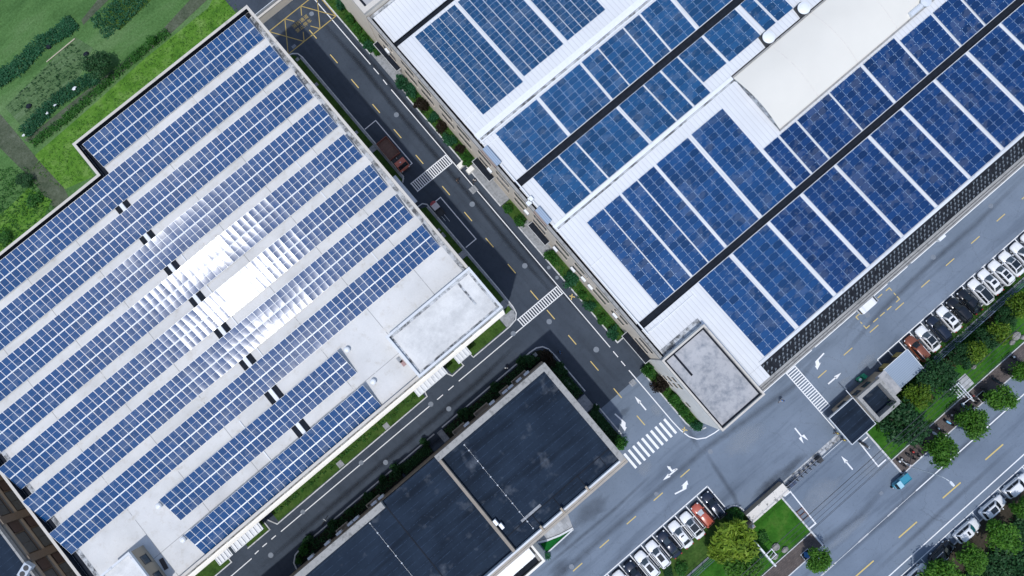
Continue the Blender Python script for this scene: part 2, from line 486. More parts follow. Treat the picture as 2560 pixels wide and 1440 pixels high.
class MB:
    def __init__(s):
        s.v, s.f, s.m = [], [], []

    def add(s, vs, fs, mi=0):
        o = len(s.v)
        s.v += [tuple(p) for p in vs]
        for f in fs:
            s.f.append([o+i for i in f])
            s.m.append(mi)
        return s

    def box(s, x0, x1, y0, y1, z0, z1, mi=0):
        vs = [(x0, y0, z0), (x1, y0, z0), (x1, y1, z0), (x0, y1, z0), (x0, y0, z1), (x1, y0, z1), (x1, y1, z1), (x0, y1, z1)]
        return s.add(vs, [(3, 2, 1, 0), (4, 5, 6, 7), (0, 1, 5, 4), (1, 2, 6, 5), (2, 3, 7, 6), (3, 0, 4, 7)], mi)

    def prism(s, poly, z0, z1, mi=0, top=None, bottom=False):
        poly = ccw(poly)
        n = len(poly)
        vs = [(x, y, z0) for x, y in poly]+[(x, y, z1) for x, y in poly]
        s.add(vs, [(i, (i+1) % n, n+(i+1) % n, n+i) for i in range(n)], mi)
        if top is not False:
            s.add([(x, y, z1) for x, y in poly], [tuple(range(n))], mi if top is None else top)
        if bottom:
            s.add([(x, y, z0) for x, y in poly], [tuple(range(n-1, -1, -1))], mi)
        return s

    def sheet(s, poly, z, mi=0):
        poly = ccw(poly)
        return s.add([(x, y, z) for x, y in poly], [tuple(range(len(poly)))], mi)

    def rect(s, x0, x1, y0, y1, z, mi=0):
        return s.add([(x0, y0, z), (x1, y0, z), (x1, y1, z), (x0, y1, z)], [(0, 1, 2, 3)], mi)

    def line(s, p, q, wd, z, mi=0):
        p, q = Vector(p[:2]), Vector(q[:2])
        d = (q-p).normalized()
        n = Vector((-d.y, d.x))*(wd/2)
        return s.add([(*(p-n), z), (*(q-n), z), (*(q+n), z), (*(p+n), z)], [(0, 1, 2, 3)], mi)

    def polyline(s, pts, wd, z, mi=0, h=0):
        """strip along pts; with h>0 a raised bar"""
        P = [Vector(p[:2]) for p in pts]
        L, Rr = [], []
        for i, p in enumerate(P):
            a = (p-P[i-1]).normalized() if i else (P[1]-p).normalized()
            b = (P[i+1]-p).normalized() if i < len(P)-1 else a
            t = (a+b).normalized()
            n = Vector((-t.y, t.x))*(wd/2/max(.4, t.dot(a)))
            L.append(p+n)
            Rr.append(p-n)
        n = len(P)
        vs = [(*q, z+h) for q in L]+[(*q, z+h) for q in Rr]
        s.add(vs, [(n+i, n+i+1, i+1, i) for i in range(n-1)], mi)
        if h > 0:
            vs = [(*q, z+h) for q in L]+[(*q, z) for q in L]
            s.add(vs, [(i, i+1, n+i+1, n+i) for i in range(n-1)], mi)
            vs = [(*q, z+h) for q in Rr]+[(*q, z) for q in Rr]
            s.add(vs, [(n+i, n+i+1, i+1, i) for i in range(n-1)], mi)
            for e in (0, n-1):
                s.add([(*L[e], z+h), (*Rr[e], z+h), (*Rr[e], z), (*L[e], z)], [(0, 1, 2, 3)], mi)
        return s

    def bar(s, p, q, wd, ht=None, mi=0):
        p, q = Vector(p), Vector(q)
        ht = wd if ht is None else ht
        d = (q-p).normalized()
        u = d.cross(Vector((0, 0, 1)))
        if u.length < 1e-3:
            u = Vector((1, 0, 0))
        u.normalize()
        t = u.cross(d)
        u, t = u*wd/2, t*ht/2
        vs = [p-u-t, p+u-t, p+u+t, p-u+t, q-u-t, q+u-t, q+u+t, q-u+t]
        return s.add(vs, [(3, 2, 1, 0), (4, 5, 6, 7), (0, 1, 5, 4), (1, 2, 6, 5), (2, 3, 7, 6), (3, 0, 4, 7)], mi)

    def tube(s, p, q, r0, r1=None, n=8, mi=0, cap=True):
        p, q = Vector(p), Vector(q)
        r1 = r0 if r1 is None else r1
        d = (q-p).normalized()
        u = d.orthogonal().normalized()
        t = d.cross(u)
        vs = []
        for c, r in ((p, r0), (q, r1)):
            for i in range(n):
                a = 2*math.pi*i/n
                vs.append(c+u*(r*math.cos(a))+t*(r*math.sin(a)))
        fs = [(i, (i+1) % n, n+(i+1) % n, n+i) for i in range(n)]
        if cap:
            fs += [tuple(range(n-1, -1, -1)), tuple(range(n, 2*n))]
        return s.add(vs, fs, mi)

    def lathe(s, prof, c=(0, 0, 0), n=16, mi=0):
        vs, fs = [], []
        for r, z in prof:
            for i in range(n):
                a = 2*math.pi*i/n
                vs.append((c[0]+r*math.cos(a), c[1]+r*math.sin(a), c[2]+z))
        for k in range(len(prof)-1):
            for i in range(n):
                fs.append((k*n+i, k*n+(i+1) % n, (k+1)*n+(i+1) % n, (k+1)*n+i))
        fs.append(tuple((len(prof)-1)*n+i for i in range(n)))
        return s.add(vs, fs, mi)

    def loft(s, rings, mi=0, caps=True, closed=True):
        n = len(rings[0])
        vs = [p for r in rings for p in r]
        fs = []
        for k in range(len(rings)-1):
            for i in range(n if closed else n-1):
                j = (i+1) % n
                fs.append((k*n+i, k*n+j, (k+1)*n+j, (k+1)*n+i))
        if caps:
            fs += [tuple(range(n-1, -1, -1)), tuple((len(rings)-1)*n+i for i in range(n))]
        return s.add(vs, fs, mi)

    def blob(s, c, r, seed=0, mi=0, n=8, k=5):
        rn = random.Random(seed)
        rings = []
        for a in range(1, k):
            th = math.pi*a/k
            rings.append([(c[0]+r[0]*math.sin(th)*math.cos(2*math.pi*i/n)*rn.uniform(.8, 1.15),
                           c[1]+r[1]*math.sin(th)*math.sin(2*math.pi*i/n)*rn.uniform(.8, 1.15),
                           c[2]-r[2]*math.cos(th)) for i in range(n)])
        return s.loft(rings, mi)

    def build(s, name, mats, parent=None, local=False, smooth=False, shift=None):
        me = bpy.data.meshes.new(name)
        at = Vector((0, 0, 0))
        if parent is not None:
            at = WORLD_AT.get(parent.name, Vector((0, 0, 0)))
        o_at = Vector((0, 0, 0)) if local else at
        me.from_pydata([tuple(Vector(p)-o_at) for p in s.v] if not local else s.v, [], s.f)
        if not isinstance(mats, (list, tuple)):
            mats = [mats]
        for m in mats:
            me.materials.append(m)
        me.polygons.foreach_set('material_index', s.m)
        if smooth:
            me.polygons.foreach_set('use_smooth', [True]*len(me.polygons))
        me.update()
        return link(name, me, parent)


def link(name, me, parent=None):
    o = bpy.data.objects.new(name, me)
    col.objects.link(o)
    if parent is not None:
        o.parent = parent
        WORLD_AT[o.name] = WORLD_AT.get(parent.name, Vector((0, 0, 0)))
    return o


def ccw(p):
    a = sum(p[i][0]*p[(i+1) % len(p)][1]-p[(i+1) % len(p)][0]*p[i][1] for i in range(len(p)))
    return list(p) if a > 0 else list(reversed(p))


def inset(poly, d):
    poly = ccw(poly)
    n = len(poly)
    out = []
    for i in range(n):
        p0, p1, p2 = Vector(poly[i-1]), Vector(poly[i]), Vector(poly[(i+1) % n])
        e1, e2 = (p1-p0).normalized(), (p2-p1).normalized()
        n1, n2 = Vector((-e1.y, e1.x)), Vector((-e2.y, e2.x))
        k = 1+n1.dot(n2)
        out.append(tuple(p1+(n1+n2)*(d/k)))
    return out


def ring(mb, outer, d, ztop, zin, zout, mi=0, mi_in=None):
    """a parapet or kerb: outer face, flat top, inner face"""
    o = ccw(outer)
    i_ = inset(o, d)
    n = len(o)
    for k in range(n):
        j = (k+1) % n
        a, b, c, e = o[k], o[j], i_[j], i_[k]
        mb.add([(*a, ztop), (*b, ztop), (*c, ztop), (*e, ztop)], [(0, 1, 2, 3)], mi)
        mb.add([(*a, zout), (*b, zout), (*b, ztop), (*a, ztop)], [(0, 1, 2, 3)], mi)
        mb.add([(*c, zin), (*e, zin), (*e, ztop), (*c, ztop)], [(0, 1, 2, 3)], mi if mi_in is None else mi_in)
    return i_


def R4(x0, x1, y0, y1):
    return [(x0, y0), (x1, y0), (x1, y1), (x0, y1)]


def thing(name, label, cat, loc=(0, 0, 0), rz=0.0, group=None):
    o = bpy.data.objects.new(name, None)
    o.empty_display_size = .3
    col.objects.link(o)
    o.location = loc
    o.rotation_euler = (0, 0, rz)
    o['label'], o['category'] = label, cat
    if group:
        o['group'] = group
    WORLD_AT[o.name] = Vector(loc)
    return o


def tag(o, label, cat, group=None):
    o['label'], o['category'] = label, cat
    if group:
        o['group'] = group
    return o


def struct(name, mb, mats, **k):
    o = mb.build(name, mats, **k)
    o['kind'] = 'structure'
    return o


def stuff(name, mb, mats, label, cat):
    o = mb.build(name, mats)
    o['kind'] = 'stuff'
    return tag(o, label, cat)


def inst(name, me, parent, loc=(0, 0, 0), rot=(0, 0, 0), scale=(1, 1, 1)):
    o = bpy.data.objects.new(name, me)
    col.objects.link(o)
    o.parent = parent
    o.location = loc
    o.rotation_euler = rot
    o.scale = scale
    return o


ORD = ['zeroth', 'first', 'second', 'third', 'fourth', 'fifth', 'sixth', 'seventh', 'eighth', 'ninth', 'tenth', 'eleventh',
       'twelfth', 'thirteenth', 'fourteenth', 'fifteenth', 'sixteenth']

# ================================================================== THE SETTING
Z_OLD, Z_NEW, Z_MARK = 0.0, 0.008, 0.016
struct('ground', MB().rect(-420, 420, -420, 420, -.10), M['earth'])
struct('yard_asphalt', MB().rect(-90, 140, -66.9, 5.0, Z_OLD), M['old'])
struct('dark_road', MB().add([(-90, -15.8, Z_NEW), (14.9, -15.8, Z_NEW), (14.9, 120, Z_NEW), (0, 120, Z_NEW), (0, 5.8, Z_NEW), (-90, 5.8, Z_NEW)],
                             [(0, 1, 4, 5), (1, 2, 3, 4)]), M['new'])
struct('field', MB().rect(-260, 1.4, 63, 300, -.05), M['field'])
struct('field_edge', MB().rect(-260, -64.5, -60, 63, -.052), M['darkearth'])
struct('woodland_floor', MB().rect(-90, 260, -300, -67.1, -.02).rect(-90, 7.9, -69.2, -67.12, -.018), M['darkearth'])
struct('roadside_earth', MB().rect(21.9, 140, -71.2, -67.1, .0), M['earth'])


def PX(pts, z=0.0):
    return [g(x, y, z) for x, y in pts]


struct('meadow_strip', MB().sheet(PX([(560, -60), (618, 18), (190, 372), (236, 440), (150, 478), (66, 430), (90, 385), (205, 286), (362, 146), (520, 20)]), -.035), M['bright'])
struct('meadow_patch', MB().sheet(PX([(-30, 560), (20, 520), (70, 470), (130, 500), (100, 560), (20, 640), (-60, 690)]), -.03), M['bright'])
struct('crop_plot', MB().sheet(PX([(12, 268), (188, 92), (232, 120), (190, 205), (60, 322)]), -.035), M['plot'])
struct('field_path', MB().sheet(PX([(-40, 300), (0, 285), (45, 338), (95, 400), (160, 470), (185, 520), (150, 540), (80, 450), (30, 400), (-40, 330)]), -.034)
       .sheet(PX([(275, -40), (330, -60), (208, 62), (203, 50)]), -.033).sheet(PX([(60, 350), (80, 360), (420, 90), (560, -40), (520, -50), (400, 80)]), -.036), M['path'])
struct('field_furrow', MB().sheet(PX([(255, 60), (300, 75), (420, -40), (300, -40)]), -.032), M['lawnd'])



class Soft:
    """flat stains that fade out towards their rim"""
    def __init__(s):
        s.mb, s.a = MB(), []

    def blot(s, c, rx, ry, z, seed, n=18):
        rn = random.Random(seed)
        vs = [(c[0], c[1], z)]
        vs += [(c[0]+rx*.55*math.cos(6.283*i/n)*rn.uniform(.8, 1.2), c[1]+ry*.55*math.sin(6.283*i/n)*rn.uniform(.8, 1.2), z) for i in range(n)]
        vs += [(c[0]+rx*math.cos(6.283*i/n)*rn.uniform(.75, 1.25), c[1]+ry*math.sin(6.283*i/n)*rn.uniform(.75, 1.25), z) for i in range(n)]
        fs = [(0, 1+i, 1+(i+1) % n) for i in range(n)]+[(1+i, 1+n+i, 1+n+(i+1) % n, 1+(i+1) % n) for i in range(n)]
        s.mb.add(vs, fs)
        s.a += [1.0]+[.75]*n+[0.0]*n

    def streak(s, pts, wd, z):
        P = [Vector(p) for p in pts]
        n = len(P)
        rows = [[], [], []]
        for i, p in enumerate(P):
            t = ((P[min(i+1, n-1)]-P[max(i-1, 0)])).normalized()
            m = Vector((-t.y, t.x))*wd/2
            for r, k in enumerate((-1, 0, 1)):
                q = p+m*k
                rows[r].append((q.x, q.y, z))
        s.mb.add(rows[0]+rows[1]+rows[2], [(i, i+1, n+i+1, n+i) for i in range(n-1)]+[(n+i, n+i+1, 2*n+i+1, 2*n+i) for i in range(n-1)])
        mid = [0.0 if i in (0, n-1) else 1.0 for i in range(n)]
        s.a += [0.0]*n+mid+[0.0]*n

    def done(s, name, c, strength):
        q = NG(name)
        at = q.n('ShaderNodeAttribute', attribute_name='soft')
        nz = q.noise(1.1, 6, .75)
        f = q.math('MULTIPLY', at.outputs['Fac'], q.math('MULTIPLY', nz, strength*1.7))
        q.out(c, .9, 0, .1)
        tr = q.n('ShaderNodeBsdfTransparent')
        mx = q.n('ShaderNodeMixShader')
        q.l(q.math('MINIMUM', f, 1.0), mx.inputs[0]), q.l(tr.outputs[0], mx.inputs[1]), q.l(q.p.outputs[0], mx.inputs[2])
        q.l(mx.outputs[0], q.t.nodes['Material Output'].inputs['Surface'])
        o = struct(name, s.mb, q.m)
        a = o.data.attributes.new('soft', 'FLOAT', 'POINT')
        a.data.foreach_set('value', s.a)
        return o


sk = Soft()
for i, (pts, wd) in enumerate((
    ([(1300, 1500), (1400, 1440), (1505, 1345), (1602, 1262), (1690, 1185), (1765, 1120), (1880, 1040), (1990, 960), (2060, 880)], 1.5),
    ([(1765, 1125), (1795, 1180), (1835, 1240), (1850, 1290)], 1.1), ([(1745, 1130), (1730, 1090), (1700, 1030)], 1.3),
    ([(2100, 890), (2200, 780), (2335, 650), (2440, 560), (2570, 440)], 1.3), ([(2080, 830), (2180, 740), (2300, 625), (2420, 520)], .9),
    ([(1330, 1440), (1420, 1370), (1540, 1270), (1640, 1180)], .8), ([(2140, 1010), (2190, 960), (2210, 900), (2260, 830)], 1.6),
    ([(1920, 1440), (2040, 1370), (2150, 1290), (2230, 1210)], 1.8), ([(2050, 1440), (2200, 1310), (2400, 1130), (2570, 980)], 1.5), ([(2170, 1440), (2330, 1300), (2570, 1090)], 1.2))):
    sk.streak([g(x, y) for x, y in pts], wd, .0035+i*.0003)
for i, (x, y, rx, ry) in enumerate(((1945, 1200, 4.2, 1.3), (1915, 1225, 3.0, 1.2), (1985, 1160, 2.4, .8), (1480, 1275, 3.5, 1.6), (1405, 1345, 3.5, 1.5), (2125, 985, 3.8, 1.4), (2080, 1020, 2.5, .9), (2175, 925, 3.0, 1.2), (1400, 1420, 2.2, 1.2), (1560, 1030, 1.1, .6), (1550, 1075, 1.2, 1.0))):
    sk.blot(g(x, y), rx, ry, .007+i*.00015, i)
sk.done('oil_stain', (.060, .070, .088), .36)
sk = Soft()
for i, (x, y, rx, ry) in enumerate(((1612, 1170, 1.7, 1.1), (1640, 1024, .9, 1.3), (2110, 955, 1.5, .7), (2165, 905, 2.2, .8), (1860, 1100, 4, 2), (2200, 1150, 5, 2), (2050, 1240, 5, 2.2), (2120, 1330, 6, .7), (2420, 760, 9, .7))):
    sk.blot(g(x, y), rx, ry, .0092+i*.0002, 50+i)
sk.done('pale_dust', (.34, .38, .43), .42)
sk = Soft()
for i, (pts, wd) in enumerate((([(800, 40), (900, 160), (1000, 285), (1150, 460), (1290, 630), (1400, 760)], 1.2), ([(850, 60), (950, 180), (1090, 350), (1230, 520), (1370, 690), (1500, 845)], 1.0),
                               ([(640, 1420), (800, 1290), (1000, 1120), (1200, 950), (1300, 860)], 1.3), ([(700, 1435), (900, 1265), (1100, 1095), (1260, 955)], 1.2))):
    sk.streak([g(x, y) for x, y in pts], wd, .0125+i*.0003)
sk.done('tyre_track', (.022, .026, .034), .55)

# lawns, strips and pavements
lw = MB()
lw.prism([(1.9, 33.2), (3.25, 33.2), (3.3, 60.0), (3.0, 61.2), (2.4, 61.8), (1.9, 61.9)], -.05, .09)
lw.prism([(1.9, 5.4), (3.1, 5.4), (3.25, 9.5), (3.3, 27.3), (1.9, 27.8)], -.05, .09)
lw.prism(R4(-6.4, 0.6, 3.75, 5.6), -.05, .09)
lw.prism([(-10.8, 3.75), (-8.6, 3.75), (-8.6, 5.6), (-10.9, 5.6)], -.05, .09)
lw.prism(R4(-46.4, -16.4, 3.65, 5.6), -.05, .09)
lw.prism(R4(-52.5, -48.4, 3.65, 5.6), -.05, .09)
lw.prism(R4(-66, -56, 3.65, 5.6), -.05, .09)
struct('strip_lawn', lw, M['lawnd'])
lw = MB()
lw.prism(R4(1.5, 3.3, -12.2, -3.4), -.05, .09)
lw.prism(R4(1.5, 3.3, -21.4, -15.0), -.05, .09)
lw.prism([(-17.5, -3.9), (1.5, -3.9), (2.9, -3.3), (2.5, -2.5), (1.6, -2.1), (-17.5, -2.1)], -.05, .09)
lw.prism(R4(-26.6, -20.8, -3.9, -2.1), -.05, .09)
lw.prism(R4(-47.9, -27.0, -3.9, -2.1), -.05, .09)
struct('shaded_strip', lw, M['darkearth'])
lw = MB()
for a, b in ((53.4, 90), (27.9, 43.6), (15.0, 19.4), (-9.4, 8.4)):
    lw.prism(R4(12.8, 14.85, a, b), -.05, .09)
lw.prism([(12.75, -15.4), (14.4, -15.4), (14.4, -28.3), (13.4, -28.1), (12.75, -27.0)], -.05, .09)
struct('wall_strip_lawn', lw, M['lawnd'])
pv = MB()
pv.prism(R4(12.8, 14.85, 43.7, 53.3), -.05, .07)
pv.prism(R4(12.8, 14.85, 19.5, 27.8), -.05, .07)
pv.prism(R4(12.8, 14.85, 8.5, 14.9), -.05, .07)
pv.prism(R4(13.9, 14.85, -15.3, -9.5), -.05, .07)
pv.prism(R4(-18.6, -17.6, -3.9, -1.9), -.05, .07)
pv.prism(R4(3.3, 3.62, 33.2, 60.4), -.05, .11)
pv.prism(R4(3.3, 3.62, 5.0, 27.2), -.05, .11)
pv.prism([(.7, 3.65), (1.9, 3.65), (2.9, 4.2), (3.3, 5.0), (3.1, 5.4), (1.9, 5.4), (1.9, 5.6), (.7, 5.6)], -.05, .11)
pv.prism(R4(1.5, 3.3, -14.8, -12.4), -.05, .05)
struct('concrete_pad', pv, M['slab'])
kb = MB()
kb.polyline([(2.0, 62.05), (2.8, 61.8), (3.5, 61.2), (3.72, 60.2), (3.72, 33.6), (3.0, 32.9)], .17, -.05, 0, .2)
kb.polyline([(2.0, 28.2), (3.2, 28.1), (3.7, 27.5), (3.72, 9.5), (3.62, 5.6), (3.35, 4.5), (2.6, 3.75), (1.2, 3.52), (-6.5, 3.52)], .17, -.05, 0, .2)
kb.polyline([(-6.5, 3.62), (-6.5, 5.5)], .14, -.05, 0, .2)
kb.polyline([(-8.5, 5.5), (-8.5, 3.52), (-10.95, 3.42), (-11.4, 4.4)], .17, -.05, 0, .2)
kb.polyline([(-15.9, 4.3), (-16.1, 3.52), (-46.8, 3.42), (-47.6, 5.0)], .17, -.05, 0, .2)
kb.polyline([(-48.2, 5.0), (-48.2, 3.5), (-52.7, 3.5)], .17, -.05, 0, .2)
kb.polyline([(-55.9, 5.0), (-55.9, 3.5), (-66, 3.5)], .17, -.05, 0, .2)
kb.polyline([(-17.4, -1.75), (-1.8, -1.75), (1.0, -1.72), (2.2, -1.85), (3.1, -2.35), (3.55, -3.2), (3.7, -4.6), (3.7, -12.1)], .2, -.05, 0, .2)
kb.polyline([(3.7, -14.7), (3.7, -20.6), (3.5, -21.6)], .2, -.05, 0, .2)
kb.polyline([(-26.9, -1.75), (-19.0, -1.75)], .2, -.05, 0, .2)
kb.polyline([(-27.2, -1.75), (-46.0, -1.75), (-47.6, -2.1), (-48.5, -2.9), (-48.8, -4.2)], .2, -.05, 0, .2)
for a, b in ((53.3, 90), (19.5, 43.7), (8.4, 15.0), (-9.5, 8.4)):
    kb.polyline([(12.68, b), (12.68, a)], .2, -.05, 0, .17)
kb.polyline([(12.6, -9.6), (14.2, -9.6)], .2, -.05, 0, .17)
kb.polyline([(14.2, -15.3), (12.65, -15.3), (12.62, -26.2), (12.9, -27.6), (13.5, -28.4), (14.6, -28.75)], .2, -.05, 0, .17)
kb.polyline([(16.45, -44.0), (16.45, -54.0)], .26, -.05, 0, .17)
kb.polyline([(33.35, -44.6), (33.35, -54.0)], .26, -.05, 0, .17)
kb.polyline([(33.4, -54.0), (140, -54.0)], .16, -.05, 0, .16)
kb.polyline([(16.4, -54.0), (-90, -54.0)], .16, -.05, 0, .16)
kb.polyline([(33.5, -51.3), (140, -51.3)], .14, -.05, 0, .2)
kb.polyline([(16.3, -51.3), (-90, -51.3)], .14, -.05, 0, .2)
kb.polyline([(46.3, -42.75), (140, -42.75)], .12, -.05, 0, .16)
kb.polyline([(8.8, -40.2), (9.7, -40.4), (10.4, -41.1), (10.6, -42.2)], .22, -.05, 0, .17)
kb.polyline([(8.6, -40.15), (-90, -40.15)], .12, -.05, 0, .16)
kb.polyline([(-90, -66.98), (8.0, -66.98)], .16, -.05, 0, .14)
kb.polyline([(21.0, -66.98), (140, -66.98)], .16, -.05, 0, .14)
struct('kerb', kb, M['kerbm'])
lw = MB()
lw.prism([(16.3, -43.9), (16.3, -51.2), (-90, -51.2), (-90, -44.0), (-14, -44.0), (10.3, -44.0)], -.05, .1)
struct('gate_lawn', lw, M['lawn'])
lw = MB()
lw.prism([(33.5, -44.2), (33.5, -51.2), (140, -51.2), (140, -44.2)], -.05, .1)
struct('roadside_lawn', lw, M['lawn'])
lw = MB()
lw.prism([(10.3, -42.4), (10.3, -41.2), (9.6, -40.6), (8.6, -40.3), (-90, -40.3), (-90, -43.95), (10.3, -43.95)], -.05, .09)
lw.prism(R4(46.3, 140, -44.1, -42.85), -.05, .09)
struct('verge', lw, M['lawnd'])
pv = MB()
pv.prism(R4(33.5, 140, -53.92, -51.38), -.05, .08)
pv.prism(R4(-90, 16.3, -53.92, -51.38), -.05, .08)
struct('brown_pavement', pv, M['brownpave'])
struct('gate_track', MB().rect(18.1, 29.7, -43.75, -42.85, .012), M['grimy'])
struct('grey_pavement', MB().prism([(-10.9, -25.0), (-11.6, -26.9), (-14.0, -26.3), (-16.0, -25.6), (-17.6, -24.6), (-17.9, -22.9), (-11.0, -22.9)], -.05, .06), M['greypave'])
struct('turf_wedge', MB().prism([(-12.2, -27.0), (-14.2, -26.55), (-15.9, -26.0), (-17.1, -25.5), (-17.2, -27.1)], -.05, .07), M['lawng'])
struct('planter_kerb', MB().polyline([(-11.6, -26.95), (-13.9, -26.45), (-15.9, -25.75), (-17.6, -24.85)], .28, -.04, 0, .3)
       .polyline([(-11.7, -27.1), (-17.0, -27.2)], .2, -.04, 0, .3), M['copwhite'])
struct('parking_pad', MB().rect(42.7, 75.6, -42.7, -38.5, .006).rect(-12.5, 8.6, -40.05, -35.9, .006), M['new'])

# markings
wm, ym, yd = MB(), MB(), MB()
z = Z_MARK


def seg(mb, x0, y0, x1, y1, wd=.14):
    mb.line((x0, y0), (x1, y1), wd, z)


seg(wm, 11.55, 90, 11.6, 51.9)
seg(wm, 11.6, 51.1, 11.6, 49.7), seg(wm, 11.55, 48.5, 11.5, 47.4)
seg(wm, 11.5, 46.3, 11.3, -9.4), seg(wm, 11.25, -10.2, 11.25, -11.4), seg(wm, 11.2, -12.2, 11.2, -13.2)
wm.polyline([(11.2, -14.1), (11.15, -24.6), (11.25, -26.6), (11.6, -28.1), (12.3, -29.2), (13.5, -29.95), (15.0, -30.25), (16.6, -30.4)], .16, z)
seg(wm, 2.7, 2.1, -10.7, 2.12), seg(wm, -11.8, 2.1, -12.9, 2.1), seg(wm, -14.0, 2.1, -15.2, 2.1), seg(wm, -16.3, 2.1, -47.1, 2.15)
seg(wm, -48.1, 2.2, -49.0, 2.2), seg(wm, -49.9, 2.2, -50.8, 2.2), seg(wm, -51.6, 2.15, -52.4, 2.1), seg(wm, -53.2, 1.9, -66, 1.8)
for (xa, xb, y0, y1) in ((3.8, 11.4, 30.2, 31.9), (2.75, 11.2, 2.1, 3.55)):
    seg(wm, xa, y0, xb, y0, .15), seg(wm, xa, y1, xb, y1, .15)
    nr = 20
    for i in range(nr):
        x = xa+.15+(xb-xa-.3)*i/(nr-1)
        seg(wm, x, y0+.08, x, y1-.08, .17)
seg(wm, 30.0, -30.5, 30.0, -42.2, .15), seg(wm, 31.85, -30.5, 31.85, -38.9, .15)
for i in range(20):
    y = -30.7-8.1*i/19
    seg(wm, 30.08, y, 31.77, y, .17)
for xs in ((3.9, 6.2, 43.9, 34.4), (4.0, 6.15, 27.0, 17.95)):
    a, b, c, d = xs
    wm.polyline([(a, c), (b, c), (b, d), (a, d)], .15, z)
for i in range(10):
    x = 2.02+(10.4-2.02)*i/9
    wm.rect(x-.2, x+.2, -26.4, -23.5, z)
seg(wm, 24.9, -30.5, 35.6, -30.5), seg(wm, 36.3, -30.5, 52.0, -30.5), seg(wm, 52.6, -30.5, 56.4, -30.5), seg(wm, 57.2, -30.5, 110, -30.5)
seg(wm, 42.5, -38.35, 140, -38.35, .15), seg(wm, 42.5, -38.35, 42.45, -39.4)
SA = [44.8, 47.1, 49.4, 51.8, 54.1, 56.4, 58.6, 60.9, 63.3, 65.6, 67.8, 70.1, 72.6, 74.9, 77.2]
for x in SA:
    seg(wm, x, -38.4, x, -42.6 if x > 46 else -39.6)
SB = [8.7, 6.4, 4.1, 1.8, -.6, -2.9, -5.2, -7.5, -9.8, -12.1, -14.4]
seg(wm, 8.75, -35.7, -16, -35.65, .16)
for x in SB:
    seg(wm, x, -35.7, x, -39.95, .15)
wm.polyline([(16.9, -44.65), (18.1, -44.7), (17.85, -50.85), (16.6, -50.8)], .2, z)
wm.polyline([(33.1, -46.3), (31.5, -46.25), (31.25, -50.7), (32.9, -50.7)], .2, z)
seg(wm, 33.2, -57.25, 140, -57.3, .17)
for a, b in ((13.1, 16.3), (21.0, 23.1), (27.1, 29.2), (5, 8)):
    seg(wm, a, -57.25, b, -57.25, .17)
seg(wm, 8, -57.25, 33.2, -57.25, .05)
seg(wm, -90, -64.0, 140, -64.05, .17)
seg(wm, -90, -65.2, 140, -65.25, .13)
for x in (16.4, 21.6, 26.7, 31.9, 37.6, 43.2, 48.4):
    seg(wm, x, -65.3, x, -66.85, .13)
for x in (24.5, 29.7, 35.6, 41.2):
    seg(wm, x-.1, -65.75, x+1.5, -65.75, .09)


def arrow(mb, tip, tail, kind, k=1.0):
    """road arrow: straight, bent or forked head"""
    t, b = Vector(tip), Vector(tail)
    d = (t-b).normalized()
    n = Vector((-d.y, d.x))
    L = (t-b).length

    def P(u, s_):
        q = b+d*u+n*s_
        return (q.x, q.y, z)
    hw = .11
    if kind == 's':
        mb.add([P(0, -hw), P(L*.6, -hw), P(L*.6, hw), P(0, hw)], [(0, 1, 2, 3)])
        mb.add([P(L*.55, -.3), P(L, 0), P(L*.55, .3)], [(0, 1, 2)])
    elif kind in 'lr':
        s_ = 1 if kind == 'l' else -1
        pts = [P(0, -hw*s_), P(0, hw*s_), P(L*.52, hw*s_), P(L*.62, .62*s_), P(L*.50, .62*s_), P(L*.98, 1.0*s_), P(L*.92, .32*s_), P(L*.86, .42*s_), P(L*.72, -hw*s_)]
        mb.add(pts, [(0, 1, 2, 8), (8, 2, 3, 7), (3, 4, 5), (3, 5, 7), (5, 6, 7)])


arrow(wm, g(1586.7, 990.7), g(1615, 1025), 's')
arrow(wm, g(1573, 1067), g(1537, 1034.5), 'r')
arrow(wm, g(1657, 1201), g(1693, 1172), 's'), arrow(wm, g(1673, 1180), g(1690, 1173), 'r')
arrow(wm, g(1726, 1215), g(1687, 1235), 'l')
arrow(wm, g(2031, 914), g(2060, 883), 'l')
arrow(wm, g(2103, 931.7), g(2070.5, 960), 's')
arrow(wm, g(2103, 1140), g(2131.7, 1174), 's')
a, b = Vector(g(1987, 1070)), Vector(g(2003, 1090))
wm.line(a, b, .22, z)
for tp in (g(2020.5, 1101), g(2009, 1109)):
    t = Vector(tp)
    m = Vector(g(2010, 1086)) if tp[0] > g(2009, 1109)[0]+.2 else Vector(g(1997, 1096))
    wm.add([(*b, z), (*m, z), (*t, z)], [(0, 1, 2)])
struct('white_road_marking', wm, M['wmark'])
for ya in (57.6, 52.0, 46.4, 40.8, 35.1, 28.25, 22.6, 17.05, 11.45, 5.8, 1.7, -3.6, -9.05, -14.7, -20.3, 63.2):
    seg(ym, 7.55 if ya > 20 else 7.45, ya, 7.55 if ya > 20 else 7.45, ya-1.95, .15)
for xa in (33.35, 38.9, 44.55, 50.1, 55.75, 61.15, 66.75, 72.4, 78, 83.6, 89.2):
    seg(ym, xa, -34.4, xa+1.85, -34.4, .14)
for xa in (6.4, .8, -4.8, -10.4, -15.9, -21.4):
    seg(ym, xa, -31.95, xa+1.9, -31.95, .15)
for xa in (17.1, 26.25, 35.6, 44.75, 54, 8, -1):
    seg(ym, xa, -60.75, xa+3.8, -60.8, .2)
x0, x1, y0, y1 = 44.55, 51.8, -33.55, -31.15
for cx, cy, sx, sy in ((x0, y0, 1, 1), (x1, y0, -1, 1), (x0, y1, 1, -1), (x1, y1, -1, -1)):
    ym.polyline([(cx+sx*.75, cy), (cx, cy), (cx, cy+sy*.6)], .14, z)
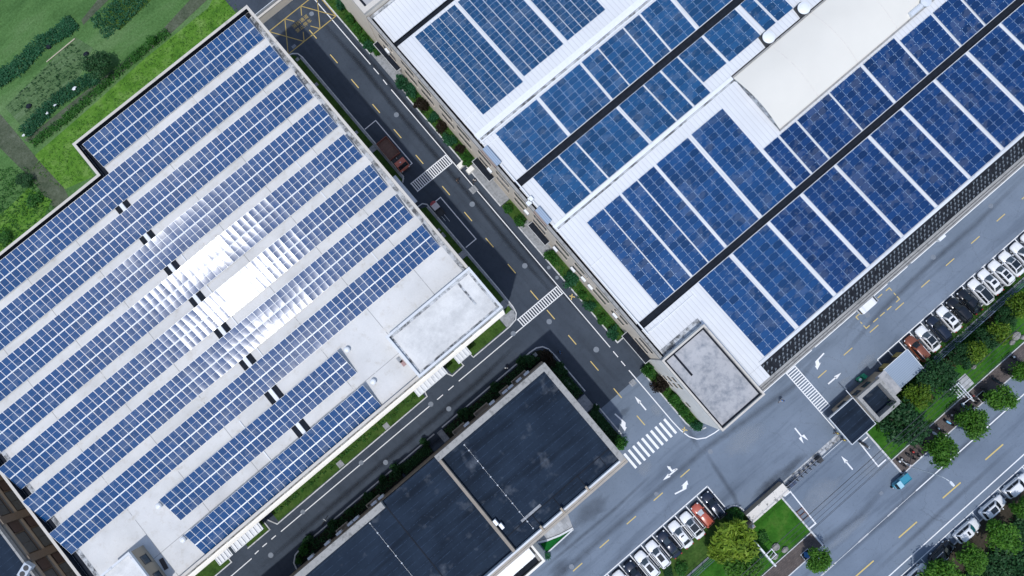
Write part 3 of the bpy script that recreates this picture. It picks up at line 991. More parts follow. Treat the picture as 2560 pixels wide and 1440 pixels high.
for k in (1.55, 3.0, 4.5):
    seg(ym, x0+k, y0, x0+k+1.0, y0, .14), seg(ym, x0+k+.2, y1, x0+k+1.2, y1, .14)
seg(ym, x0, -32.2, x0, -32.6, .14), seg(ym, x1, -32.2, x1, -32.7, .14)
for px, py in ((1430, 742), (1711, 1075)):
    cx, cy = g(px, py)
    for k in (0, 1):
        ym.polyline([(cx+(.34-.1*k)*math.cos(t_)+(.05 if k else -.05), cy+(.34-.1*k)*math.sin(t_)+(.38 if k else -.38)) for t_ in [k*math.pi+i_*.5 for i_ in range(7)]], .15, z)
struct('yellow_road_marking', ym, M['ymark'])
x0, x1, y0, y1 = 2.2, 12.5, 62.2, 67.4
yd.polyline([(x0, y0), (x1, y0), (x1, y1), (x0, y1), (x0, y0)], .16, z)
for k in range(3):
    xa = x0+(x1-x0)*k/3
    xb = x0+(x1-x0)*(k+1)/3
    if k != 1:
        yd.line((xa, y0), (xb, y1), .14, z), yd.line((xa, y1), (xb, y0), .14, z+.002)
    else:
        for p, q, zz in (((xa, y0), (xb, y1), 0), ((xa, y1), (xb, y0), .002)):
            p, q = Vector(p), Vector(q)
            yd.line(p, p+(q-p)*.27, .14, z+zz), yd.line(q, q+(p-q)*.27, .14, z+zz)
xm = (x0+x1)/2
yd.line((x0, (y0+y1)/2), (x0+.01, (y0+y1)/2), .14, z)
struct('yellow_box_marking', yd, M['ydim'])
for i, tx in enumerate(('\u6d88\u9632\u901a\u9053', '\u7981\u6b62\u505c\u8f66')):
    cu = bpy.data.curves.new('road_lettering', 'FONT')
    cu.body = tx
    cu.size = .78
    cu.space_character = 1.12
    cu.align_x, cu.align_y = 'CENTER', 'CENTER'
    cu.materials.append(M['ydim'])
    o = bpy.data.objects.new('road_lettering', cu)
    col.objects.link(o)
    o.location = (7.3, 65.3-.95*i, z+.004)
    o['kind'] = 'structure'

# ================================================================== BUILDINGS
def window_meshes(wd, ht, axis, name, sill=None):
    """frame ring and pane, face towards -Y (axis 'y'), -X ('x') or +X ('X')"""
    def put(mb, x0, x1, z0, z1, d0, d1):
        if axis == 'y':
            mb.box(x0, x1, -d1, -d0, z0, z1)
        elif axis == 'Y':
            mb.box(x0, x1, d0, d1, z0, z1)
        elif axis == 'x':
            mb.box(-d1, -d0, x0, x1, z0, z1)
        else:
            mb.box(d0, d1, x0, x1, z0, z1)
    f, p = MB(), MB()
    a, b, t = wd/2, ht/2, .07
    put(f, -a, a, b-t, b, 0, .05), put(f, -a, a, -b, -b+t, 0, .05)
    put(f, -a, -a+t, -b+t, b-t, 0, .05), put(f, a-t, a, -b+t, b-t, 0, .05)
    put(f, -.03, .03, -b+t, b-t, 0, .045)
    put(p, -a+t, -.03, -b+t, b-t, -.02, .02), put(p, .03, a-t, -b+t, b-t, -.02, .02)
    s_ = MB()
    put(s_, -a-.1, a+.1, -b-.12, -b-.003, 0, .09)
    return [q.build(n_, m_) for q, n_, m_ in ((f, 'window', M['dark']), (p, 'pane', M['glassb']), (s_, 'sill', sill or M['cream']))]


def window_at(protos, parent, loc):
    f, p, s_ = protos
    at = WORLD_AT.get(parent.name, Vector((0, 0, 0)))
    w_ = inst('window', f.data, parent, tuple(Vector(loc)-at))
    WORLD_AT[w_.name] = at
    inst('pane', p.data, w_)
    inst('sill', s_.data, w_)


def drop(protos):
    for o in protos:
        bpy.data.objects.remove(o)


# ---- long factory with the concrete roof
LB = thing('concrete_roof_factory', 'long pale factory with a concrete roof carrying ten tilted panel rows', 'factory', (-31, 33, 0))
OUT = [(-64.3, 5.6), (1.9, 5.6), (1.9, 62.3), (-29.45, 62.3), (-29.45, 56.5), (-64.3, 56.5)]
MB().prism(OUT, -.2, 16.0, 0, False).build('wall', M['cream'], LB)
cp = MB()
ring(cp, inset(OUT, -.03), .40, 16.72, 15.75, 15.98, 0, 1)
cp.build('parapet', [M['coping'], M['gutter']], LB)
MB().sheet(inset(OUT, .36), 15.80).build('roof', M['roofc'], LB)
gt = MB()
gt.rect(-28.95, 1.45, 61.15, 61.9, 15.815).rect(-29.05, -28.3, 55.7, 61.12, 15.815).rect(-63.85, -29.0, 55.35, 56.1, 15.815)
gt.rect(-63.9, -63.2, 6.1, 55.3, 15.815)
gt.build('gutter', M['gutter'], LB)
MB().rect(.95, 1.5, 12.9, 61.0, 15.82).build('stain_shade_edge', M['grimy'], LB)
MB().rect(-63.15, -62.6, 6.1, 55.2, 15.818).build('stain_shade_edge', M['grimy'], LB)
jt = MB()
jt.rect(-30.75, -30.0, 6.3, 55.2, 15.83).rect(-29.4, -28.65, 6.3, 55.2, 15.83)
jt.build('roof_slot', M['gutter'], LB)
MB().box(-29.97, -29.43, 6.3, 55.2, 15.78, 16.0).build('ridge_cap', M['white'], LB)
for xx, y0, y1 in ((-27.55, 17.9, 44.0), (g(808, 487, 15.9)[0], 17.9, 44), (g(640, 1105, 15.9)[0], 6.2, 17)):
    MB().box(xx-.06, xx+.06, y0, y1, 15.78, 15.93).build('conduit', M['white'], LB)
for xx, yy in ((-18.1, 15.0), (-18.1, 9.3), (-50.7, 15.1), (-50.9, 9.5)):
    MB().lathe([(.12, 0), (.12, .45), (.42, .45), (.42, .56), (.28, .72), (.05, .78)], (xx, yy, 15.79), 12).build('roof_vent', M['white'], LB, smooth=False)
pn = [(-12.7, 5.56), (1.94, 5.56), (1.94, 12.7), (-12.7, 12.7)]
ph = MB().prism(pn, -.15, 17.3, 0, False)
ph.build('stair_block_wall', M['cream2'], LB)
cp = MB()
ring(cp, inset(pn, -.03), .34, 17.9, 17.2, 17.28)
cp.build('stair_block_parapet', M['copwhite'], LB)
MB().sheet(inset(pn, .3), 17.42).build('stair_block_roof', M['whiteroof'], LB)
gi = inset(pn, .33)
gt = MB()
ring(gt, gi, .3, 17.44, 17.43, 17.42)
gt.box(-.75, -.45, 8.2, 12.0, 17.41, 17.46)
gt.build('stair_block_gutter', M['grimy'], LB)
hb = MB().prism(R4(-60.3, -55.7, 6.3, 12.45), 15.7, 18.9, 0, False)
hut = hb.build('stair_hut', M['tan'], LB)
cp = MB()
i_ = ring(cp, R4(-60.4, -55.6, 6.2, 12.55), .3, 19.3, 18.8, 18.85)
cp.build('hut_parapet', M['copwhite'], hut)
MB().sheet(i_, 18.95).build('hut_roof', M['whiteroof'], hut)
wp = window_meshes(1.3, 1.5, 'X', 'w', M['tan'])
for yy in (10.6, 7.8):
    window_at(wp, hut, (-55.7, yy, 17.3))
drop(wp)
wp = window_meshes(1.9, 1.5, 'y', 'w')
for k in range(19):
    for zz in (3.4, 7.0, 10.6, 14.2):
        window_at(wp, LB, (-62.6+k*3.4, 5.6 if k < 15 else 5.56, zz))
drop(wp)
lg = MB()
for zz in (5.4, 9.0, 12.6):
    lg.box(-64.2, 1.8, 5.30, 5.55, zz, zz+.12)
lg.build('ledge', M['cream2'], LB)


def canopy(x0, x1, y0, y1, zt, mat, parent, ribs=0, axis=0):
    c = MB().box(x0, x1, y0, y1, zt-.12, zt).build('canopy', mat, parent)
    t = MB()
    t.box(x0-.06, x1+.06, y0-.06, y0-.003, zt-.2, zt+.12)
    t.box(x0-.06, x0-.003, y0, y1, zt-.2, zt+.12).box(x1+.003, x1+.06, y0, y1, zt-.2, zt+.12)
    t.build('trim', M['alum'], c)
    if ribs:
        r_ = MB()
        for i in range(ribs):
            if axis == 0:
                x = x0+(x1-x0)*(i+.5)/ribs
                r_.box(x-.12, x+.12, y0+.05, y1-.02, zt+.002, zt+.14)
            else:
                y = y0+(y1-y0)*(i+.5)/ribs
                r_.box(x0+.05, x1-.02, y-.1, y+.1, zt+.002, zt+.1)
        r_.build('canopy_rib', M['white'], c)


canopy(-16.5, -10.85, 4.2, 5.5, 4.0, M['clear'], LB, 8)
canopy(-8.55, -6.1, 4.1, 5.5, 4.0, M['clear'], LB, 4)
canopy(-52.5, -47.2, 4.15, 5.55, 4.0, M['clear'], LB, 7)
canopy(-55.5, -53.1, 4.15, 5.55, 4.0, M['clear'], LB, 4)
cn = MB().box(1.96, 2.75, 27.9, 33.4, 3.9, 4.05).build('canopy', M['clear'], LB)

# ---- brown brick building past the far gable
BB = thing('brown_brick_building', 'brown brick building with dark windows and a dark blue roof', 'building', (-77, 22, 0))
MB().prism(R4(-88, -69.2, 0, 46), -.2, 15.6, 0, False).build('wall', M['brick'], BB)
cp = MB()
i_ = ring(cp, R4(-88.1, -69.1, -.1, 46.1), .3, 16.1, 15.4, 15.5)
cp.build('parapet', M['copgrey'], BB)
MB().sheet(i_, 15.5).build('roof', M['membrane'], BB)
pr = MB()
SPM = plain('dark_brown_panel', (.075, .05, .045), .7)
for k in range(7):
    y = 1.5+k*6.5
    pr.box(-69.15, -68.75, y-.55, y+.55, 0, 15.45)
    for zz in (3.5, 7.0, 10.5, 13.6):
        MB().box(-69.17, -69.02, y+4.3, y+5.9, zz-.85, zz+.85).build('spandrel', SPM, BB)
pr.build('pier', M['brick'], BB)
bm_ = MB()
for zz in (1.7, 5.2, 8.75, 12.1, 15.1):
    bm_.box(-69.16, -68.9, .1, 45.9, zz-.25, zz+.25)
bm_.build('floor_beam', M['tan'], BB)
wp = window_meshes(3.3, 1.9, 'X', 'w', M['brick'])
for k in range(6):
    for zz in (7.0, 10.45, 13.6):
        window_at(wp, BB, (-69.18, 1.5+k*6.5+2.45, zz))
drop(wp)

# ---- wide factory with white sheet roof
RB = thing('sheet_roof_factory', 'wide factory with white sheet roofs, black gutters and blue solar panels', 'factory', (60, 12, 0))
XW, XE = 14.6, 118.0
MB().prism(R4(XW, XE, -27.35, 52.6), -.2, 10.8, 0, False).build('wall', M['cream'], RB)
ZP = [(-27.4, 11.05), (-23.6, 11.0), (-9.6, 10.45), (-8.5, 10.45), (9.3, 10.95), (10.35, 10.95), (17.9, 10.5), (19.1, 10.5), (26.7, 10.95), (28.3, 10.95), (46.5, 10.4), (47.3, 10.4), (52.6, 10.8)]


def zroof(y):
    for (a, za), (b, zb) in zip(ZP, ZP[1:]):
        if a <= y <= b:
            return za+(zb-za)*(y-a)/(b-a)
    return 11.0


def slab(mb, x0, x1, y0, y1, dz=0.0, mi=0):
    mb.add([(x0, y0, zroof(y0)+dz), (x1, y0, zroof(y0)+dz), (x1, y1, zroof(y1)+dz), (x0, y1, zroof(y1)+dz)], [(0, 1, 2, 3)], mi)


for y0, y1 in ((47.3, 52.5), (28.3, 46.5), (19.1, 26.7), (10.35, 17.9), (-8.5, 9.3), (-24.3, -9.6)):
    rm = MB()
    slab(rm, XW+.75, XE, y0, y1)
    rm.build('roof_sheet', M['sheet'], RB)
for y0, y1 in ((46.5, 47.3), (17.9, 19.1), (-9.6, -8.5)):
    gm = MB()
    zz = zroof((y0+y1)/2)
    gm.rect(XW+.45, XE, y0, y1, zz-.4)
    gm.add([(XW+.45, y0, zz-.4), (XE, y0, zz-.4), (XE, y0, zz), (XW+.45, y0, zz)], [(0, 1, 2, 3)])
    gm.add([(XW+.45, y1, zz-.4), (XE, y1, zz-.4), (XE, y1, zz), (XW+.45, y1, zz)], [(3, 2, 1, 0)])
    gm.build('roof_gutter', M['gutter'], RB)
    lp = MB()
    lp.box(XW+.8, XE, y0-.09, y0-.003, zz-.1, zz+.08).box(XW+.8, XE, y1+.003, y1+.09, zz-.1, zz+.08)
    lp.build('gutter_lip', M['copwhite'], RB)
MB().box(XW+.7, XE, 27.32, 28.28, 10.5, 11.2).box(XW+.7, XE, 26.72, 26.93, 10.5, 11.05).box(XW+.7, 50.2, 9.74, 10.33, 10.5, 11.2).box(XW+.7, 50.2, 9.31, 9.43, 10.5, 11.03).box(XW+.9, XE, 27.75, 27.82, 11.19, 11.26).build('roof_coping', M['white'], RB)
rm = MB()
rm.box(XW+.7, XE, 26.95, 27.3, 10.5, 10.98).box(XW+.7, 50.2, 9.45, 9.72, 10.5, 10.98)
rm.build('stained_channel', M['grimy'], RB)
cp = MB().box(XW-.06, XW+.36, -14.5, 52.5, 10.75, 11.45)
cp.build('parapet', M['copgrey'], RB)
MB().box(XW+.37, XW+.74, -14.5, 52.5, 10.2, 10.35).build('edge_gutter', M['gutter'], RB)
pp = MB()
for y0, y1 in ((26.2, 31), (11.2, 22.2), (-10.7, 10.7)):
    pp.box(15.42, 15.62, y0, y1, 10.95, 11.15)
for y0 in (30.9, 25.8, 2.2, -10.4):
    pp.box(15.45, 18.0, y0-.06, y0+.06, zroof(y0)+.02, zroof(y0)+.16)
pp.box(18.0, 18.14, -10.7, -9.9, 10.46, 10.6)
pp.build('conduit', M['white'], RB)
cn = MB().box(16.2, 24.4, -10.62, -10.5, 10.5, 10.64).box(24.6, 24.72, -11, -9.9, 10.48, 10.6)
cn.build('conduit', M['white'], RB)
for ya, yb in ((22.35, 25.65), (10.9, 13.7)):
    q_ = MB()
    q_.add([(14.75, ya, 11.75), (15.6, ya, 12.05), (15.6, yb, 12.05), (14.75, yb, 11.75)], [(0, 1, 2, 3)])
    q_.box(14.95, 15.55, ya+.1, yb-.1, 11.0, 11.72)
    lt = q_.build('lean_to_roof', M['sheet_blue'], RB)
    MB().box(14.5, 14.74, ya, yb, 11.0, 11.70).build('brick_side', M['redbrick'], lt)
for xx, yy in ((15.5, 15.4), (14.9, 15.1)):
    MB().box(xx-.45, xx+.25, yy-.3, yy+.35, 11.1, 11.75).build('duct_box', M['white'], RB)
# the tiled edge and its band
rm = MB()
rm.add([(25.0, -26.4, 10.75), (XE, -26.4, 10.75), (XE, -24.32, 11.02), (25.0, -24.32, 11.02)], [(0, 1, 2, 3)])
for k in range(124):
    for j in range(4):
        x = 25.3+k*.75+(.375 if j % 2 else 0)+random.uniform(-.08, .08)
        y = -24.65-j*.5
        zz = 11.0-(-24.32-y)*.13+.03
        if x > 117 or random.random() < .12:
            continue
        for a_ in range(6):
            t0, t1 = a_*math.pi/3, (a_+1)*math.pi/3
            rm.add([(x+.13*math.cos(t0), y+.13*math.sin(t0), zz), (x+.13*math.cos(t1), y+.13*math.sin(t1), zz), (x+.075*math.cos(t1), y+.075*math.sin(t1), zz), (x+.075*math.cos(t0), y+.075*math.sin(t0), zz)], [(0, 1, 2, 3)], 1)
        rm.line((x-.24, y-.24), (x-.08, y-.09), .05, zz, 1)
rm.build('tiled_edge', [M['tile'], plain('pale_hook', (.27, .32, .36), .6)], RB)
MB().box(25.0, XE, -24.3, -23.85, 10.6, 11.12).build('tile_coping', M['copwhite'], RB)
bd = MB().box(22.4, XE, -27.42, -26.42, 10.7, 10.95)
bd.build('edge_band', M['copgrey'], RB)
MB().box(22.4, XE, -26.85, -26.78, 10.94, 11.0).box(22.4, XE, -27.2, -27.14, 10.94, 11.0).build('band_rail', M['dark'], RB)
rm = MB()
rm.add([(22.4, -26.4, 11.0), (24.98, -26.4, 11.0), (24.98, -24.32, 11.0), (22.4, -24.32, 11.0)], [(0, 1, 2, 3)])
rm.build('roof_sheet', M['sheet'], RB)
MB().box(88.0, 92.0, -27.95, -27.5, 10.2, 10.9).box(57.0, 58.2, -27.9, -27.45, 10.1, 10.8).build('wall_box', M['white'], RB)
wp = window_meshes(2.9, 1.5, 'x', 'w')
for yc in (49.0, 43.6, 39.5, 34.4, 30.2, 25.2, 21.0, 16.7, 12.2, 7.05, 2.75, -2.1, -6.3, -11.9):
    for zz in (8.6, 4.9):
        window_at(wp, RB, (XW, yc, zz))
drop(wp)
for (x0, x1, ya, yb) in ((13.75, 14.55, 46.6, 52.5), (13.5, 14.55, 23.1, 27.3), (13.6, 14.55, 9.6, 13.7), (13.5, 14.55, -14.5, -9.0)):
    c_ = MB().box(x0, x1, ya, yb, 3.2, 3.42).build('entrance_canopy', M['gutter'], RB)
    t_ = MB().box(x0-.07, x0-.002, ya-.07, yb+.07, 3.15, 3.6).box(x0, x1, ya-.07, ya-.002, 3.15, 3.6).box(x0, x1, yb+.002, yb+.07, 3.15, 3.6)
    t_.build('rim', M['kerbm'], c_)

MB().rect(15.4, 22.6, -14.4, -13.5, 10.72).build('stain_shade_edge', M['grimy'], RB)  # grime strip with the corner block's shadow put into its dark colour
# ---- barrel roofed hall between its wings
DH = thing('barrel_roof_hall', 'cream barrel roofed hall rising between the blue panel wings', 'hall', (84, 4.8, 0))
rings, N = [], 22
for x in (50.35, 60, 72, 85, 100, XE-.1):
    rings.append([(x, -.35+10.25*i/N, 11.1+1.75*math.sin(math.pi*i/N)*.55) for i in range(N+1)])
dm = MB().loft(rings, 0, False, False)
dm.build('roof', plain('cream_membrane', (.69, .665, .60), .8, 0, .03, .2, .25), DH, smooth=True)
eg = MB()
for i in range(N):
    a, b = rings[0][i], rings[0][i+1]
    eg.add([(50.34, a[1], 10.9), (50.34, b[1], 10.9), b, a], [(0, 1, 2, 3)])
eg.build('end_wall', M['grimy'], DH)
MB().box(50.3, XE, -.62, -.37, 10.8, 11.2).box(50.3, XE, 9.92, 10.15, 10.8, 11.2).build('eaves_rail', M['copgrey'], DH)
rbm = MB()
for x in (58, 66, 74, 82, 90):
    for i in range(N):
        a, b = (x, -.35+10.25*i/N, 11.1+1.75*math.sin(math.pi*i/N)*.55), (x, -.35+10.25*(i+1)/N, 11.1+1.75*math.sin(math.pi*(i+1)/N)*.55)
        rbm.bar((a[0], a[1], a[2]+.015), (b[0], b[1], b[2]+.015), .07, .03)
rbm.build('seam', plain('warm_seam', (.65, .62, .58), .8), DH)

for nm, (cx, cy), lab in (('a', (58.35, 11.15), 'round white roof fan nearer the panels on its black base'), ('b', (65.35, 11.1), 'round white roof fan farther along the hall eaves on its black base')):
    fn = thing('roof_fan', lab, 'roof fan', (cx, cy, zroof(cy)), 0, 'fans along the hall eaves')
    MB().prism([(cx-1.15, cy-.8), (cx+.6, cy-1.1), (cx+1.1, cy+.4), (cx+.4, cy+1.1), (cx-.9, cy+1.0)], 10.8, 11.25, 0).build('base', M['dark'], fn)
    MB().lathe([(.78, 11.2), (.82, 11.5), (.98, 11.52), (.95, 11.62), (.55, 11.78), (.1, 11.84)], (cx, cy, 0), 20).build('hood', M['white'], fn, smooth=False)
px, py = g(2290, 25, 11)
DU = thing('roof_duct', 'grey elbow duct standing beside the hall roof', 'duct', (px, py, 10.9))
MB().tube((px-1.6, py, 11.3), (px+1.0, py, 11.3), .45, n=12).build('pipe', M['alum'], DU)
MB().lathe([(.55, 10.8), (.55, 11.7), (.8, 11.72), (.8, 11.9), (.2, 12.0)], (px+1.4, py, 0), 14).build('cowl', M['alum'], DU)

# ---- flat roofed corner block
AX = thing('corner_block', 'cream corner block with a stained grey flat roof beside the crossing', 'building', (18.3, -21, 0))
AO = R4(14.4, 22.33, -27.38, -14.52)
MB().prism(AO, -.2, 12.1, 0, False).build('wall', M['cream2'], AX)
cp = MB()
i_ = ring(cp, inset(AO, -.05), .27, 12.55, 11.95, 12.08)
cp.build('parapet', M['coping'], AX)
MB().sheet(i_, 12.0).build('roof', M['greyroof'], AX)
gt = MB()
ring(gt, inset(i_, .02), .27, 12.03, 12.0, 12.0)
gt.box(16.2, 16.5, -18.9, -14.9, 11.98, 12.05)
gt.build('gutter', M['gutter'], AX)
wp = window_meshes(.9, 1.2, 'x', 'w')
for yc in (-18.2, -18.9):
    for zz in (9.4, 6.2, 3.0):
        window_at(wp, AX, (14.4, yc*1.0-.6*(yc < -18.5), zz))
window_at(wp, AX, (14.4, -23.6, 3.0))
drop(wp)

# ---- flat block at the upper end of the sheet roofed factory
UB = thing('parapet_block', 'cream parapet block with black roof joints at the upper end of the sheet roofs', 'building', (40, 70, 0))
UO = R4(14.55, 90, 52.75, 96)
MB().prism(UO, -.2, 12.0, 0, False).build('wall', M['cream'], UB)
cp = MB()
i_ = ring(cp, inset(UO, -.04), .75, 12.5, 11.8, 11.98)
cp.build('parapet', M['coping'], UB)
MB().sheet(i_, 11.9).build('roof', M['greyroof'], UB)
jt = MB()
for yy in (55.9, 60.2, 64.5):
    jt.box(15.4, 80, yy-.12, yy+.12, 11.88, 11.96)
jt.box(15.4, 15.7, 53.6, 95, 11.88, 11.965)
jt.build('roof_joint', M['gutter'], UB)
MB().box(14.7, 90, 52.2, 52.6, 10.5, 10.95).build('stained_channel', M['grimy'], UB)

# ---- workshop with the black felt roofs
DB = thing('black_roof_workshop', 'workshop with three black felt roofs and wide pale parapets', 'workshop', (-22, -13, 0))
DO = [(1.45, -21.7), (1.45, -3.95), (-60, -3.95), (-60, -21.7)]
MB().prism(DO, -.2, 12.4, 0, False).build('wall', plain('brown_render', (.30, .245, .195), .9, 0, .1, .7, .2), DB)
MB().rect(-18.1, .65, -20.8, -4.8, 13.2).build('roof', M['membrane'], DB)
MB().box(-28.2, -18.56, -20.7, -4.05, 12.2, 12.75).build('roof', M['membrane'], DB)
MB().box(-60, -28.35, -20.7, -4.9, 12.2, 12.7).build('roof', M['membrane'], DB)
MB().box(-28.36, -28.19, -20.7, -4.5, 12.2, 12.78).build('roof_joint', M['gutter'], DB)
cp = MB()
cp.box(-18.56, 1.5, -4.8, -3.9, 12.3, 14.0).box(.65, 1.5, -21.05, -4.803, 12.3, 13.995)
cp.box(-60, -28.3, -4.9, -3.9, 12.3, 13.4)
cp.build('parapet', M['copgrey'], DB)
MB().box(-18.55, -18.11, -20.8, -4.81, 12.3, 13.9).build('party_wall', plain('brown_coping', (.27, .235, .195), .9, 0, .15, 1.2), DB)
MB().box(-60, .64, -21.06, -20.81, 12.3, 14.0).build('edge_coping', M['copwhite'], DB)
MB().box(-60, 1.5, -21.42, -21.065, 12.3, 13.6).box(-60, 1.5, -21.8, -21.47, 12.3, 13.55).build('ledge', plain('tan_ledge', (.36, .325, .28), .9, 0, .12, 1.2), DB)
for xx in (-5.2, -9.7, -13.4):
    MB().box(xx-.14, xx+.14, -21.3, -20.4, 13.9, 14.25).build('drain_spout', M['tan'], DB)
sl = MB().box(-18.0, .6, -18.85, -18.72, 13.19, 13.24)
for xx in (-1.2, -5.2, -9.7, -13.4):
    sl.box(xx-.05, xx+.05, -20.6, -18.8, 13.19, 13.25)
sl.build('felt_seam', M['gutter'], DB)
MB().box(-15.1, -11.6, -18.66, -18.3, 13.19, 13.28).build('felt_patch', M['slab'], DB)


def rod(x, pts, zz):
    mb = MB().bar((x, pts[0], zz+.1), (x, pts[-1], zz+.1), .012)
    for y in pts:
        mb.lathe([(.10, 0), (.12, .1), (.02, .2)], (x, y, zz), 8)
    mb.build('lightning_rod', M['alum'], DB)


rod(-14.45, [-5.4, -6.4, -8.3, -9.5, -11.1, -12.6, -14.4, -15.8, -17.3, -19.0, -20.2], 13.2)
rod(-31.45, [-5.2, -6.9, -9.2, -10.9, -12.2, -14.8, -17.0], 12.7)
ba = MB()
for xa, xb in ((-4.2, -1.4), (-6.6, -4.9), (-11.6, -9.0), (-15.8, -13.6), (-32.6, -30.2), (-38.4, -36.4)):
    ba.box(xa, xb, -3.88, -3.28, 4.9, 5.0)
    ring(ba, R4(xa, xb, -3.88, -3.15), .12, 5.7, 4.9, 4.9)
ba.build('balcony', M['tan'], DB)
PO = thing('entrance_portico', 'low cream entrance portico with a milky canopy below the black roofs', 'portico', (-26, -24.5, 0))
q_ = MB()
i_ = ring(q_, [(-17.35, -26.75), (-17.35, -21.85), (-60, -21.85), (-60, -26.75)], .34, 5.0, 4.2, -.1)
q_.build('wall', M['cream2'], PO)
MB().sheet(i_, 4.25).build('roof', M['gutter'], PO)
cc = MB().box(-60, -18.0, -25.2, -22.3, 5.2, 5.3).build('canopy', M['clear'], PO)
rr = MB()
for k in range(16):
    rr.box(-18.6-k*1.9, -18.52-k*1.9, -25.22, -22.3, 5.31, 5.36)
rr.build('canopy_rib', M['alum'], cc)
MB().box(-18.2, -17.8, -26.3, -22.4, 4.26, 4.6).build('step', M['copgrey'], PO)

# ---- gatehouse and shed
GH = thing('gatehouse', 'tan gatehouse with a black flat roof and a square pale parapet tower', 'gatehouse', (36, -41, 0))
MB().prism(R4(31.6, 34.5, -43.6, -39.42), -.1, 2.7, 0, False).build('wall', M['tan'], GH)
MB().box(29.6, 34.5, -44.25, -39.15, 2.7, 3.0).build('roof', M['membrane'], GH)
cp = MB()
ring(cp, R4(29.5, 34.52, -44.35, -39.08), .10, 3.14, 2.9, 2.66)
cp.build('roof_rim', M['alum'], GH)
MB().prism(R4(34.55, 39.2, -43.75, -39.4), -.1, 4.0, 0, False).build('tower_wall', M['tan'], GH)
cp = MB()
i_ = ring(cp, R4(34.5, 39.2, -43.85, -39.02), .52, 4.6, 2.9, 3.9)
cp.build('tower_parapet', M['copgrey'], GH)
MB().sheet(i_, 3.0).build('tower_roof', M['membrane'], GH)
MB().box(39.25, 41.2, -43.2, -39.3, 2.5, 2.8).build('side_roof', M['greyroof'], GH)
MB().prism(R4(39.22, 40.9, -42.9, -39.5), -.1, 2.5, 0, False).build('side_wall', M['tan'], GH)
for xx, zz, ww in ((33.0, 1.5, 1.6), (35.8, 1.9, 1.2), (37.8, 1.9, 1.4)):
    wp = window_meshes(ww, 1.3, 'Y', 'w', M['tan'])
    window_at(wp, GH, (xx, -39.42 if xx < 34.5 else -39.4, zz))
    drop(wp)
MB().box(34.4, 34.5, -39.0, -37.6, 3.0, 3.1).build('bracket', M['alum'], GH)
SH = thing('tin_shed', 'small shed with a blue grey ribbed roof and ochre sides by the gatehouse', 'shed', (43.5, -41, 0))
MB().prism(R4(41.7, 45.7, -42.6, -39.55), -.05, 2.4, 0, False).build('wall', M['dark'], SH)
MB().box(41.75, 42.9, -39.54, -39.45, 0, 2.38).box(44.5, 45.65, -39.54, -39.45, 0, 2.38).build('side_panel', M['yellow'], SH)
MB().box(41.62, 41.69, -42.5, -39.6, 0, 2.38).build('end_panel', M['yellow'], SH)
MB().add([(41.05, -43.1, 2.45), (46.1, -43.1, 2.45), (46.1, -39.25, 2.7), (41.05, -39.25, 2.7)], [(0, 1, 2, 3)]).build('roof', M['shed'], SH)
MB().bar((41.02, -43.1, 2.46), (41.02, -39.25, 2.71), .08).bar((46.13, -43.1, 2.46), (46.13, -39.25, 2.71), .08).bar((41.07, -39.2, 2.7), (46.08, -39.2, 2.7), .08).build('roof_edge', M['white'], SH)
GW = thing('gate_wall', 'thick gate wall with a flaking cream top beside the lawn', 'wall', (14, -43, 0))
MB().prism(R4(10.25, 17.75, -43.9, -42.38), -.1, 1.5, 0, False).build('wall', M['tan'], GW)
MB().box(10.22, 17.78, -43.93, -42.35, 1.5, 1.6).build('coping', m_stained('flaking_cream_top', (.74, .70, .64), (.22, .22, .21), .9, .38, .42), GW)
BW = thing('boundary_wall', 'cream boundary wall with a rail along the field above the yellow box', 'wall', (-8, 69.4, 0))
MB().box(-28, 13.5, 69.1, 69.35, -.1, 1.9).build('wall', M['cream'], BW)
MB().box(-28, 13.5, 69.05, 69.4, 1.9, 2.0).build('coping', M['coping'], BW)
MB().box(-28, 13.5, 70.4, 70.5, -.1, 1.2).build('rail', M['alum'], BW)

# ================================================================== SOLAR ARRAYS
def panel_mesh(name, pw, ph, fr, glass, frame, halves=True, xframe=None, mid=.012):
    """slim box: pale edge frame round glass set a little lower"""
    mb = MB()
    xf = fr if xframe is None else xframe
    mb.box(-pw/2, pw/2, -ph/2, ph/2, -.04, 0, 1)
    if halves:
        mb.rect(-pw/2+xf, pw/2-xf, -ph/2+fr, -mid, .004, 0)
        mb.rect(-pw/2+xf, pw/2-xf, mid, ph/2-fr, .004, 0)
    else:
        mb.rect(-pw/2+xf, pw/2-xf, -ph/2+fr, ph/2-fr, .004, 0)
    return mb.build(name, [glass, frame])


